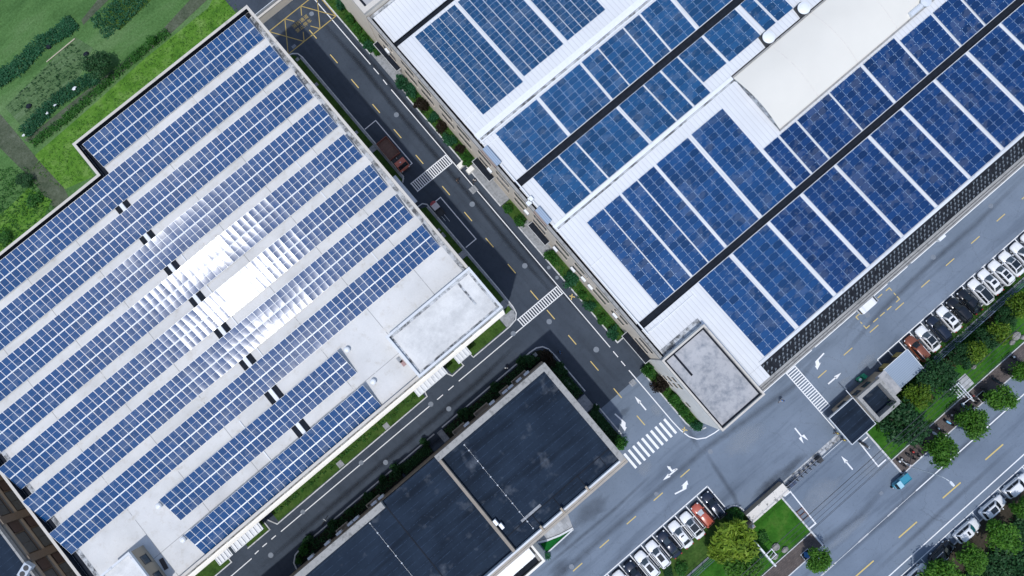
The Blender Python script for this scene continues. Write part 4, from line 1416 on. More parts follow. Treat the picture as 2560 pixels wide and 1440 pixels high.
PROTO_L = panel_mesh('solar_panel', .982, 1.955, .024, M['panL'], M['alum'], True, .026, .012)
TILT = R(15.3)
ROWS = [(61.15, 57.2, -28.3, .75), (55.5, 51.45, -64.0, .77), (50.0, 45.85, -64.0, .7), (44.25, 40.25, -64.0, .74), (38.65, 34.6, -64.0, .65),
        (32.95, 28.9, -63.9, .62), (27.4, 23.3, -63.95, .55), (21.65, 17.65, -63.75, .78), (15.6, 11.67, -49.73, -19.07), (9.75, 5.88, -49.95, -19.3)]
ROWLAB = ['first', 'second', 'third', 'fourth', 'fifth', 'sixth', 'seventh', 'eighth', 'ninth', 'tenth']
GAP = .11
for i, (yu, yl, xa, xb) in enumerate(ROWS):
    z0 = 16.02
    half = 1.955
    Lh = 2*half+GAP
    yb = yl+.02
    root = thing('solar_array', f'{ROWLAB[i]} tilted solar panel row counted from the field end of the concrete roof', 'solar array',
                 ((xa+xb)/2, (yu+yl)/2, 15.8), 0, 'tilted panel rows on the concrete roof')
    at = WORLD_AT[root.name]
    n = round((xb-xa)/1.003)
    pitch = (xb-xa)/n
    fr = MB()
    ct, st = math.cos(TILT), math.sin(TILT)

    def on(s_):
        return (yb+s_*ct, z0+s_*st)
    for s_ in (.35, 1.5, half+GAP/2, 2.5, 3.7):
        y, zz = on(s_)
        k = .17 if abs(s_-(half+GAP/2)) < .01 else .06
        fr.box(xa, xb, y-k/2, y+k/2, zz-.13, zz-.065)
    x = xa+.6
    while x < xb:
        for s_ in (.3, 3.75):
            y, zz = on(s_)
            fr.box(x-.04, x+.04, y-.04, y+.04, 15.8, zz-.13)
        fr.box(x-.35, x+.35, on(.3)[0]-.2, on(.3)[0]+.2, 15.8, 15.9)
        x += 3.2
    fr.build('mounting_frame', M['alum'], root)
    rest = MB()
    rn = random.Random(40+i)
    made = 0
    for c in range(n-1, -1, -1):
        for h in (1, 0):
            xx = xa+pitch*(c+.5)
            s_ = half/2+h*(half+GAP)
            y, zz = on(s_)
            tx = TILT+R(rn.gauss(0, .2))+R(.6 if h else -.6)
            ty = R(rn.gauss(-1.5, .22))
            tz = R(rn.gauss(0, .05))
            if made < 100:
                inst('solar_panel', PROTO_L.data, root, Vector((xx, y, zz))-at, (tx, ty, tz))
            else:
                mt = Matrix.Translation((xx, y, zz)) @ Euler((tx, ty, tz)).to_matrix().to_4x4()
                me = PROTO_L.data
                rest.v += []
                o_ = len(rest.v)
                rest.v += [tuple(mt @ v.co) for v in me.vertices]
                for p_ in me.polygons:
                    rest.f.append([o_+q_ for q_ in p_.vertices])
                    rest.m.append(p_.material_index)
            made += 1
    if rest.v:
        ro = rest.build('solar_panel', [M['panL0'], M['alum']], root)
        ro['kind'] = 'stuff'
bpy.data.objects.remove(PROTO_L)

BLOCKS = {
    'X': ('below the uppermost black gutter', [(18.3, 26.2, 45.95, 29.8), (26.75, 34.6, 45.95, 30.35), (35.3, 42.9, 45.95, 30.35)]),
    'Y': ('just above the middle black gutter', [(17.9, 25.9, 26.45, 19.2), (26.45, 34.35, 26.45, 19.2), (34.75, 37.95, 26.45, 19.2), (38.15, 42.9, 26.45, 19.2), (43.15, 46.15, 26.45, 19.2),
                                                (46.45, 51.3, 26.45, 19.2), (52.0, 59.0, 26.45, 19.2), (59.5, 67.4, 26.45, 19.2), (68, 75.9, 26.45, 19.2)]),
    'Z': ('just below the middle black gutter', [(17.9, 22.7, 17.85, 10.45), (23.0, 26.1, 17.85, 10.45), (26.35, 34.2, 17.85, 10.45), (34.75, 39.5, 17.85, 10.45), (39.75, 42.85, 17.85, 10.45),
                                                (43.2, 46.3, 17.85, 10.45), (46.6, 51.2, 17.85, 12.3), (51.65, 57.9, 17.85, 12.2), (59.0, 61.0, 17.85, 12.2), (61.4, 64.5, 17.85, 12.2)]),
    'W': ('just above the lowest black gutter', [(19.5, 22.65, 7.5, -8.4), (22.8, 25.85, 7.5, -8.4), (26.25, 29.2, 7.5, -8.4), (29.4, 32.5, 7.5, -8.4), (33.0, 39.2, 7.5, -8.4), (39.9, 46.05, 7.5, -8.4),
                                               (46.65, 49.5, -1.0, -8.4), (49.85, 53.05, -1.0, -8.4), (53.4, 59.65, -1.0, -8.4), (59.95, 66.1, -1.0, -8.4), (66.65, 72.9, -1.0, -8.4), (73.35, 79.6, -1.9, -8.4), (80.05, 84.6, -1.9, -8.4), (85.0, 91.2, -1.9, -8.4)]),
    'V': ('just below the lowest black gutter', [(26.2, 32.15, -9.7, -23.75), (32.85, 39.55, -9.7, -23.75), (40.2, 46.1, -9.7, -23.75), (46.75, 52.85, -9.7, -23.75), (53.4, 59.6, -9.7, -23.75), (60.2, 66.25, -9.7, -23.75),
                                               (66.85, 72.85, -9.7, -23.75), (73.5, 79.45, -9.7, -23.75), (80.15, 86.3, -9.7, -23.75), (86.9, 93.0, -9.7, -23.75)]),
}
PM = {}
for key, (where, bl) in BLOCKS.items():
    for i, (xa, xb, yt, yb) in enumerate(bl):
        nx = max(1, round((xb-xa)/1.565))
        ny = round((yt-yb)/.927)
        pw, ph = (xb-xa)/nx, (yt-yb)/ny
        tint = 'panT' if key in 'YZ' else ('panM' if xa < 40 and key == 'W' or xa < 33 else 'panR')  # blocks step from teal to navy, the sky's reflection painted as glass colour
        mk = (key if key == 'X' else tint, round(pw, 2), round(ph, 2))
        if mk not in PM:
            if key == 'X':
                mb = MB()
                mb.box(-pw/2+.05, pw/2-.05, -ph/2+.008, ph/2-.008, -.04, 0, 1)
                mb.rect(-pw/2+.07, -.012, -ph/2+.022, ph/2-.022, .004, 0)
                mb.rect(.012, pw/2-.07, -ph/2+.022, ph/2-.022, .004, 0)
                for cx in (-pw/2+.3, pw/2-.3):
                    mb.box(cx-.05, cx+.05, ph/2-.06, ph/2+.003, .004, .018, 2)
                PM[mk] = mb.build('solar_panel', [M['panX'], plain('pale_panel_edge', (.24, .34, .48), .4), M['alum']])
            else:
                mb = MB()
                mb.box(-pw/2+.013, pw/2-.013, -ph/2+.007, ph/2-.007, -.04, 0, 1)
                for cx in (-pw/2+.013, pw/2-.027):
                    mb.box(cx, cx+.014, -ph/2+.02, ph/2-.02, .0, .006, 2)
                mb.rect(-pw/2+.025, pw/2-.025, -ph/2+.020, ph/2-.020, .004, 0)
                for cx in (-pw/2+.25, pw/2-.25):      # end clamps
                    mb.box(cx-.055, cx+.055, ph/2-.075, ph/2+.003, .004, .018, 2)
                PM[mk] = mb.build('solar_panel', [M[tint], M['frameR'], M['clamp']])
        src = PM[mk]
        ym_ = (yt+yb)/2
        root = thing('solar_array', f'{ORD[i+1]} solar panel block from the dark road side, {where}', 'solar array', ((xa+xb)/2, ym_, zroof(ym_)), 0,
                     'flat panel blocks on the sheet roofs')
        at = WORLD_AT[root.name]
        sl = (zroof(yt)-zroof(yb))/(yt-yb)
        tilt = math.atan(sl)
        fr = MB()
        for c in range(nx):
            for q_ in (.25, .75):
                x = xa+pw*(c+q_)
                zb, zt = zroof(yb)+.03, zroof(yt)+.03
                fr.bar((x, yb+.03, zb), (x, yt-.03, zt), .05, .06)
        fr.build('mounting_rail', M['alum'], root)
        rn = random.Random(hash(key) % 7+i*13+ord(key))
        cells = [(c, r_) for r_ in range(ny-1, -1, -1) for c in range(nx)]
        cells.sort(key=lambda q_: (xa+pw*(q_[0]+.5))**2+(yb+ph*(q_[1]+.5))**2)
        rest = MB()
        for k, (c, r_) in enumerate(cells):
            x, y = xa+pw*(c+.5), yb+ph*(r_+.5)
            zz = zroof(yb)+(y-yb)*sl+.12
            rot = (tilt+R(rn.gauss(0, .22)), R(rn.gauss(0, .30)), 0)
            if k < 100:
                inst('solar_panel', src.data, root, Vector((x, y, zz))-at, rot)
            else:
                mt = Matrix.Translation((x, y, zz)) @ Euler(rot).to_matrix().to_4x4()
                o_ = len(rest.v)
                rest.v += [tuple(mt @ v.co) for v in src.data.vertices]
                for p_ in src.data.polygons:
                    rest.f.append([o_+q_ for q_ in p_.vertices])
                    rest.m.append(p_.material_index)
        if rest.v:
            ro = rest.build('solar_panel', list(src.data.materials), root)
            ro['kind'] = 'stuff'
for o in PM.values():
    bpy.data.objects.remove(o)

# ================================================================== PLANTS
def crown_mesh(name, seed, mat, n_leaf, clumps, leaf, squash=.75, fuzz=.28, spread=.62, up=.5, elong=1.0):
    """leaf sized quads gathered in clumps inside an uneven dome of radius 1"""
    rn = random.Random(seed)
    cs = []
    for i in range(clumps):
        a = rn.uniform(0, 2*math.pi)
        r = spread*math.sqrt(rn.uniform(.0, 1.0))
        zz = squash*(rn.uniform(.25, .95)*(1-.55*r*r))
        cs.append((r*math.cos(a), r*math.sin(a), zz, rn.uniform(.7, 1.25)*fuzz*1.25))
    mb = MB()
    for k in range(n_leaf):
        c = cs[rn.randrange(len(cs))]
        while True:
            d = Vector((rn.uniform(-1, 1), rn.uniform(-1, 1), rn.uniform(-.8, 1)))
            if .2 < d.length < 1:
                break
        d = d*(.55+.45*rn.random())
        p = Vector((c[0], c[1], c[2]))+Vector((d.x*c[3]*1.25, d.y*c[3]*1.25, d.z*c[3]*.9))
        nrm = (Vector((rn.gauss(0, .6), rn.gauss(0, .6), up+rn.random()))+d*.5).normalized()
        t = nrm.orthogonal().normalized()
        t = Matrix.Rotation(rn.uniform(0, 6.28), 3, nrm) @ t
        b = nrm.cross(t)
        s_ = leaf*rn.uniform(.6, 1.35)
        t, b = t*s_*elong, b*s_*.6
        mb.add([p-t, p+b*.8, p+t, p-b*.8], [(0, 1, 2, 3)])
    o = mb.build(name, mat)
    return o


def trunk_mesh(name, seed, limbs=5):
    rn = random.Random(seed)
    mb = MB()
    mb.tube((0, 0, -.15), (.02, .01, .55), .055, .038, 7)
    for i in range(limbs):
        a = 2*math.pi*i/limbs+rn.uniform(-.4, .4)
        r = rn.uniform(.25, .5)
        mb.tube((.01, 0, rn.uniform(.3, .52)), (r*math.cos(a), r*math.sin(a), rn.uniform(.6, .9)), .026, .008, 5)
    return mb.build(name, M['bark'])


CR = {
    'street': [crown_mesh('crown', 11+k, M['leafA'], 3400, 22, .08, .85, .33, .62, .6) for k in range(3)],
    'yellow': [crown_mesh('crown', 21+k, M['leafY'], 2400, 22, .085, .8, .30, .62, .5) for k in range(2)],
    'feather': [crown_mesh('crown', 31, M['leafL'], 3000, 34, .10, .8, .24, .78, .3, 1.5)],
    'dark': [crown_mesh('crown', 41+k, M['leafD'], 2600, 30, .075, .75, .26, .74, .4) for k in range(2)],
    'shrub': [crown_mesh('foliage', 51+k, M['leafB'], 900, 13, .13, .75, .34, .6, .5) for k in range(3)],
    'bluish': [crown_mesh('foliage', 61+k, M['leafG'], 900, 14, .13, .7, .32, .64, .5) for k in range(2)],
    'maroon': [crown_mesh('foliage', 71+k, M['leafR'], 1100, 14, .10, .75, .33, .6, .4) for k in range(2)],
    'rusty': [crown_mesh('foliage', 81, M['leafO'], 700, 16, .10, .5, .25, .75, .4)],
    'darkbush': [crown_mesh('foliage', 91+k, M['leafD'], 800, 12, .13, .7, .32, .62, .5) for k in range(2)],
}
TR = [trunk_mesh('trunk', 5), trunk_mesh('trunk', 6)]
ST = MB()
for i in range(6):
    a = i*1.05
    ST.tube((.03*math.cos(a), .03*math.sin(a), -.1), (.3*math.cos(a), .3*math.sin(a), .5), .025, .01, 5)
STEM = ST.build('stem', M['bark'])
_n = [0]


def plant(kind, px, py, rpx, hgt, label, group=None, zb=.05, cat=None, sx=1.0):
    """a tree or shrub whose crown centre shows at the photo point; height in metres"""
    zc = hgt*.55
    x, y = g(px, py, zc)
    tree = kind in ('street', 'yellow', 'feather', 'dark')
    Rr = rpx/FPX*(CAM_H-zc)*(1.17 if tree else 1.06)
    _n[0] += 1
    rz = _n[0]*2.399
    t = thing('tree' if tree else 'shrub', label, cat or ('tree' if tree else 'shrub'), (x, y, zb), rz, group)
    src = CR[kind][_n[0] % len(CR[kind])]
    if tree:
        inst('trunk', TR[_n[0] % 2].data, t, (0, 0, 0), (0, 0, 0), (hgt*.85, hgt*.85, hgt*.85))
        inst('crown', src.data, t, (0, 0, hgt*.38), (0, 0, 0), (Rr*sx, Rr, hgt*.62))
    else:
        inst('stem', STEM.data, t, (0, 0, 0), (0, 0, 0), (Rr, Rr, hgt))
        inst('foliage', src.data, t, (0, 0, hgt*.05), (0, 0, 0), (Rr*sx, Rr, hgt*.95))
    return t


STG = 'street trees along the main road'
for kind, px, py, r, h, lab in (
    ('street', 2500, 993, 33, 5.2, 'round green street tree beside the empty square tree pit'),
    ('street', 2428, 1056, 35, 5.4, 'round green street tree shading the scooters with the blue seat'),
    ('street', 2350, 1127, 37, 5.6, 'lobed green street tree reaching over the white road edge line'),
    ('street', 2043, 1397, 29, 4.8, 'green street tree standing alone by the blue bin'),
    ('street', 2556, 930, 26, 5.0, 'green street tree cut by the picture edge above the parked scooters'),
    ('street', 2506, 1338, 38, 5.6, 'large green tree behind the white car with the teal windscreen'),
    ('street', 2426, 1397, 34, 5.2, 'bright green tree behind the black parked car'),
    ('street', 2348, 1437, 40, 5.4, 'green tree at the lower edge beside the black parked car'),
    ('street', 2556, 1268, 26, 5.0, 'green tree at the picture edge behind the parked white cars'),
):
    plant(kind, px, py, r, h, lab, STG)
for kind, px, py, r, h, lab in (
    ('yellow', 2432, 880, 30, 4.6, 'yellow green tree on the lawn below the orange brown car'),
    ('dark', 2404, 890, 30, 4.4, 'dark tree half hidden behind a yellow green crown on the lawn'),
    ('yellow', 2492, 832, 28, 4.8, 'yellow green tree above the pair of lawn boulders'),
    ('dark', 2462, 850, 28, 4.4, 'dark tree between the fence and the boulder lawn'),
    ('dark', 2345, 945, 44, 5.6, 'broad dark tree below the blue roofed shed'),
    ('yellow', 2290, 990, 32, 5.2, 'round yellow green tree beside the gatehouse tower'),
    ('dark', 2262, 1060, 52, 6.2, 'big dark glossy tree over the lawn corner by the gatehouse'),
    ('dark', 2222, 1048, 26, 3.8, 'small dark tree tucked against the gatehouse corner'),
    ('yellow', 2545, 762, 33, 5.2, 'yellow green tree by the fence near the white parked cars'),
    ('dark', 2515, 790, 24, 4.0, 'dark tree at the fence below the white parked cars'),
    ('feather', 1838, 1352, 46, 6.0, 'feathery lime tree overhanging the green fence'),
    ('feather', 1795, 1372, 26, 4.6, 'smaller lime tree behind the parked white car with dark roof'),
    ('street', 1856, 1408, 42, 5.2, 'deep green tree below the feathery lime tree'),
):
    plant(kind, px, py, r, h, lab, 'garden trees by the gate')
WG = 'shrubs along the sheet roof factory wall'
for kind, px, py, r, h, lab in (
    ('bluish', 850, 10, 16, 2.4, 'dark green shrub at the top of the wall strip'),
    ('shrub', 877, 42, 15, 2.2, 'green shrub near the top of the wall strip'),
    ('shrub', 893, 70, 15, 2.0, 'green shrub in the unbroken hedge above the first canopy'),
    ('shrub', 908, 95, 14, 2.0, 'green shrub just above the uppermost dark canopy'),
    ('bluish', 922, 112, 16, 2.2, 'bluish shrub leaning over the kerb by the uppermost canopy'),
    ('shrub', 942, 128, 11, 1.6, 'small shrub against the uppermost dark canopy'),
    ('bluish', 1003, 203, 19, 2.6, 'upper of the twin bluish shrubs below the first canopy'),
    ('bluish', 1024, 224, 20, 2.6, 'lower of the twin bluish shrubs below the first canopy'),
    ('maroon', 1053, 260, 22, 2.6, 'largest maroon shrub of the wall strip'),
    ('bluish', 1082, 290, 16, 2.2, 'bluish shrub between two maroon shrubs'),
    ('maroon', 1103, 316, 19, 2.2, 'maroon shrub level with the red truck'),
    ('bluish', 1123, 346, 20, 2.4, 'bluish shrub level with the red truck cab'),
    ('maroon', 1149, 372, 16, 2.0, 'smaller maroon shrub above the cream stones'),
    ('shrub', 1164, 399, 16, 2.2, 'bright green shrub over the two cream stones'),
    ('shrub', 1268, 522, 16, 2.4, 'round shrub at the lower end of the second canopy'),
    ('shrub', 1301, 553, 17, 2.4, 'round shrub just above the third canopy'),
    ('shrub', 1377, 641, 17, 2.4, 'round shrub beside the pavement manholes'),
    ('bluish', 1427, 697, 23, 2.8, 'large bushy shrub at the end of the lower ladder crossing'),
    ('shrub', 1457, 738, 13, 1.8, 'low shrub below the lower ladder crossing'),
    ('bluish', 1474, 763, 17, 2.2, 'dark bluish shrub by the yellow arrow mark'),
    ('shrub', 1507, 800, 16, 1.8, 'bright clipped shrub in the hedge above the last canopy'),
    ('bluish', 1534, 832, 19, 2.2, 'dark clipped shrub just above the last canopy'),
    ('shrub', 1622, 925, 18, 2.6, 'light green shrub just below the last canopy'),
    ('maroon', 1652, 962, 26, 2.8, 'big maroon shrub against the corner block'),
    ('shrub', 1687, 997, 17, 2.4, 'bright green shrub below the big maroon shrub'),
    ('shrub', 1708, 1024, 16, 1.6, 'low green shrub in the bed of the corner block'),
    ('shrub', 1725, 1045, 14, 1.6, 'low shrub near the tip of the corner block bed'),
    ('bluish', 1743, 1064, 16, 2.0, 'last dark shrub at the tip of the corner block bed'),
):
    plant(kind, px, py, r, h, lab, WG)
DG = 'shrubs round the black roofed workshop'
for kind, px, py, r, h, lab in (
    ('darkbush', 1322, 905, 19, 2.2, 'dark bush on the kerb near the rounded corner of the black roofed workshop'),
    ('maroon', 1368, 893, 20, 2.0, 'dark maroon bush at the rounded corner of the black roofed workshop'),
    ('darkbush', 1396, 922, 17, 1.8, 'dark green bush below the maroon corner bush'),
    ('darkbush', 1411, 932, 10, 1.2, 'small dark bush spilling over the kerb near the corner'),
    ('darkbush', 1490, 1016, 9, 1.2, 'small bush spilling over the kerb of the narrow grass bed'),
    ('shrub', 1552, 1110, 19, 2.6, 'bright green bush at the end of the zebra crossing'),
    ('darkbush', 1238, 966, 14, 2.0, 'dark bush nearest the walker on the branch road'),
    ('darkbush', 1300, 900, 12, 1.8, 'dark bush on the shaded kerb before the corner'),
    ('darkbush', 1160, 1035, 16, 2.2, 'dark bush by the kerb below the round iron cover'),
    ('darkbush', 1062, 1106, 13, 2.0, 'dark bush just above the dark doorway gap'),
    ('darkbush', 985, 1180, 19, 2.2, 'broad dark bush beside the bare roof edge'),
    ('darkbush', 955, 1200, 12, 1.8, 'small dark bush below the broad dark bush'),
    ('darkbush', 918, 1240, 14, 2.0, 'dark bush by the two white air conditioners'),
    ('darkbush', 872, 1280, 12, 1.6, 'dark low bush in the shaded bed'),
    ('darkbush', 833, 1312, 16, 2.2, 'dark bush beside the parked bicycle'),
    ('shrub', 760, 1372, 15, 1.8, 'green bush near the rounded kerb end of the shaded bed'),
    ('darkbush', 772, 1352, 14, 2.0, 'dark bush close to the lower rounded kerb end'),
    ('shrub', 745, 1402, 10, 1.4, 'small green bush at the tip of the rounded kerb end'),
):
    plant(kind, px, py, r, h, lab, DG)
for kind, px, py, r, h, lab, cat in (
    ('shrub', 1842, 1285, 17, 1.6, 'green bush in the rounded kerb corner by the navy car', 'shrub'),
    ('darkbush', 1825, 1292, 13, 1.4, 'dark bush beside the navy car on the verge', 'shrub'),
    ('rusty', 2322, 992, 20, 1.0, 'rusty brown shrub right of the tower side tree', 'shrub'),
    ('rusty', 2372, 908, 22, 1.0, 'rusty brown shrub below the blue grey fence', 'shrub'),
    ('rusty', 2480, 800, 20, .9, 'rusty brown ground shrub between two garden trees', 'shrub'),
    ('darkbush', 2326, 893, 12, 1.2, 'dark round bush behind the orange brown car', 'shrub'),
    ('shrub', 1905, 1345, 16, 1.0, 'loose pale shrub on the left side of the gate lawn', 'shrub'),
    ('bluish', 1895, 1390, 15, 1.1, 'bluish shrub beside the white sign frame', 'shrub'),
    ('shrub', 1703, 1425, 18, 1.4, 'bright bush behind the parked white sunroof car', 'shrub'),
    ('darkbush', 1672, 1432, 16, 1.3, 'dark bush on the verge behind the parked cars', 'shrub'),
    ('shrub', 2320, 1012, 14, .9, 'low green shrub below the rusty shrub', 'shrub'),
    ('bluish', 2475, 848, 16, 1.2, 'pale bluish shrub on the boulder lawn', 'shrub'),
    ('shrub', 2525, 812, 18, 1.0, 'low bright shrub on the lawn by the fence', 'shrub'),
):
    plant(kind, px, py, r, h, lab, None, .1, cat)
plant('dark', 243, 160, 34, 3.6, 'dark leafy tree standing alone between the crop rows and meadow', None, 0)
plant('shrub', 378, 98, 15, 1.6, 'small dark field bush beside the meadow strip', None, 0)
plant('shrub', 85, 500, 20, 1.0, 'bright weedy bush below the roof notch', None, 0)
plant('dark', 60, 450, 20, 1.4, 'dark thicket at the field corner left of the roof notch', None, 0)
plant('shrub', 10, 592, 20, 1.2, 'weedy bush at the left edge of the field', None, 0)
cy = thing('cycad', 'spiky green cycad at the tip of the turf wedge', 'plant', (*g(1369, 1389, .4), 0))
mb = MB()
for i in range(22):
    a = i*2.399
    l_ = .55+.35*((i*7) % 5)/5
    e = Vector((math.cos(a), math.sin(a), 0))
    n_ = Vector((-e.y, e.x, 0))
    p0, p1, p2 = Vector((0, 0, .35)), e*l_*.55+Vector((0, 0, .75)), e*l_+Vector((0, 0, .5))
    mb.add([p0-n_*.02, p0+n_*.02, p1+n_*.08, p1-n_*.08], [(0, 1, 2, 3)]).add([p1-n_*.08, p1+n_*.08, p2], [(0, 1, 2)])
mb.build('frond', M['leafG'], cy, local=True)
MB().tube((0, 0, 0), (0, 0, .4), .16, .13, 8).build('trunk', M['bark'], cy, local=True)


def scatter(name, polys, n, size, hgt, mat, seed, label, cat, z0=.0):
    """small leaf blades spread over ground areas"""
    rn = random.Random(seed)
    mb = MB()
    for poly in polys:
        a = [Vector(p) for p in poly]
        xs, ys = [p.x for p in a], [p.y for p in a]
        k = 0
        while k < n:
            x, y = rn.uniform(min(xs), max(xs)), rn.uniform(min(ys), max(ys))
            ins = False
            for i in range(len(a)):
                p, q = a[i-1], a[i]
                if (p.y > y) != (q.y > y) and x < (q.x-p.x)*(y-p.y)/(q.y-p.y)+p.x:
                    ins = not ins
            k += 1
            if not ins:
                continue
            for _ in range(4):
                p = Vector((x+rn.gauss(0, size), y+rn.gauss(0, size), z0+rn.uniform(.02, hgt)))
                nrm = Vector((rn.gauss(0, .6), rn.gauss(0, .6), 1)).normalized()
                t = Matrix.Rotation(rn.uniform(0, 6.28), 3, nrm) @ nrm.orthogonal().normalized()
                b = nrm.cross(t)
                s_ = size*rn.uniform(.5, 1.3)
                mb.add([p-t*s_, p+b*s_*.5, p+t*s_, p-b*s_*.5], [(0, 1, 2, 3)])
    return stuff(name, mb, mat, label, cat)


def band(pts, wd):
    """field band given by photo points"""
    P = [Vector(g(x, y, 0)) for x, y in pts]
    out = []
    for p, q in zip(P, P[1:]):
        d = (q-p).normalized()
        n = Vector((-d.y, d.x))*wd/2
        out.append([tuple(p-n), tuple(q-n), tuple(q+n), tuple(p+n)])
    return out


scatter('hedgerow_plants', band([(80, 362), (150, 310), (200, 268), (262, 212), (330, 150), (365, 120), (420, 80)], 1.3), 230, .16, .45, M['leafB'], 3, 'low hedgerow running along the meadow', 'hedgerow', -.03)
scatter('vegetable_rows', band([(62, 335), (100, 292), (150, 245), (215, 205), (245, 190)], 2.2), 330, .17, .4, M['leafG'], 4, 'bluish vegetable rows edging the crop plot', 'vegetables', -.03)
scatter('green_crops', band([(-10, 205), (45, 170), (90, 120), (160, 75), (185, 55)], 2.6), 420, .18, .45, M['leafG'], 5, 'bright crop band at the far side of the plot', 'crops', -.03)
scatter('plot_seedlings', [p for k in range(9) for p in band([(22+k*5.5, 262+k*6.5), (182+k*5.5, 108+k*6.0)], .34)], 150, .14, .25, M['leafD'], 6, 'thin seedling rows across the crop plot', 'seedlings', -.03)
scatter('tall_crops', band([(245, 75), (300, 30), (350, -15)], 4.5), 300, .16, .4, M['leafG'], 16, 'tall crops near the top of the field', 'crops', -.03)
scatter('meadow_weeds', [PX([(560, -20), (612, 30), (195, 372), (236, 440), (150, 470), (80, 425), (105, 390), (215, 290), (370, 150)])], 2600, .10, .22, M['leafM'], 7, 'uneven weeds in the bright meadow strip', 'weeds', -.03)
scatter('corner_weeds', [PX([(-20, 420), (70, 420), (120, 490), (140, 520), (20, 640), (-30, 600)])], 1300, .13, .35, M['leafB'], 8, 'thick weeds in the field corner', 'weeds', -.03)
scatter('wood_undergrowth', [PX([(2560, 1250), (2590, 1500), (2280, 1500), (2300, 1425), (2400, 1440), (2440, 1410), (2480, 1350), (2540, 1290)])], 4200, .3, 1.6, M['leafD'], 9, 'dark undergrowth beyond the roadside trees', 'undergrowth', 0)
scatter('verge_plants', [R4(46.5, 100, -44.1, -42.9)], 900, .12, .35, M['leafB'], 10, 'low plants in the verge behind the parked cars', 'ground cover', .09)
scatter('lawn_plants', [R4(36, 46.5, -47.5, -44.4), R4(52, 60, -48.3, -44.6), R4(60, 100, -47.5, -44.6)], 900, .16, .45, M['leafB'], 11, 'mixed ground cover along the fence of the roadside lawn', 'ground cover', .1)
scatter('bed_plants', [R4(1.6, 3.2, -12.0, -6), R4(1.6, 3.2, -21.2, -15.2), R4(-17.2, 1.4, -3.5, -2.2), R4(-47.5, -27.2, -3.5, -2.2), R4(-26.4, -21, -3.5, -2.2)], 420, .13, .3, M['leafD'], 12, 'dark ground cover in the shaded beds round the black roofs', 'ground cover', .09)
scatter('strip_plants', [R4(12.9, 14.4, -9, 8), R4(12.9, 14.3, -28, -15.8), R4(12.9, 14.6, 28, 43.5), R4(12.9, 14.6, 54, 90)], 420, .12, .35, M['leafB'], 13, 'green ground cover in the strip along the factory wall', 'ground cover', .09)
scatter('wall_weeds', [R4(-46, -17, 4.6, 5.3)], 160, .14, .4, M['leafB'], 14, 'small weeds along the foot of the concrete roof factory', 'weeds', .09)
for l_ in CR.values():
    for o in l_:
        bpy.data.objects.remove(o)
for o in TR+[STEM]:
    bpy.data.objects.remove(o)

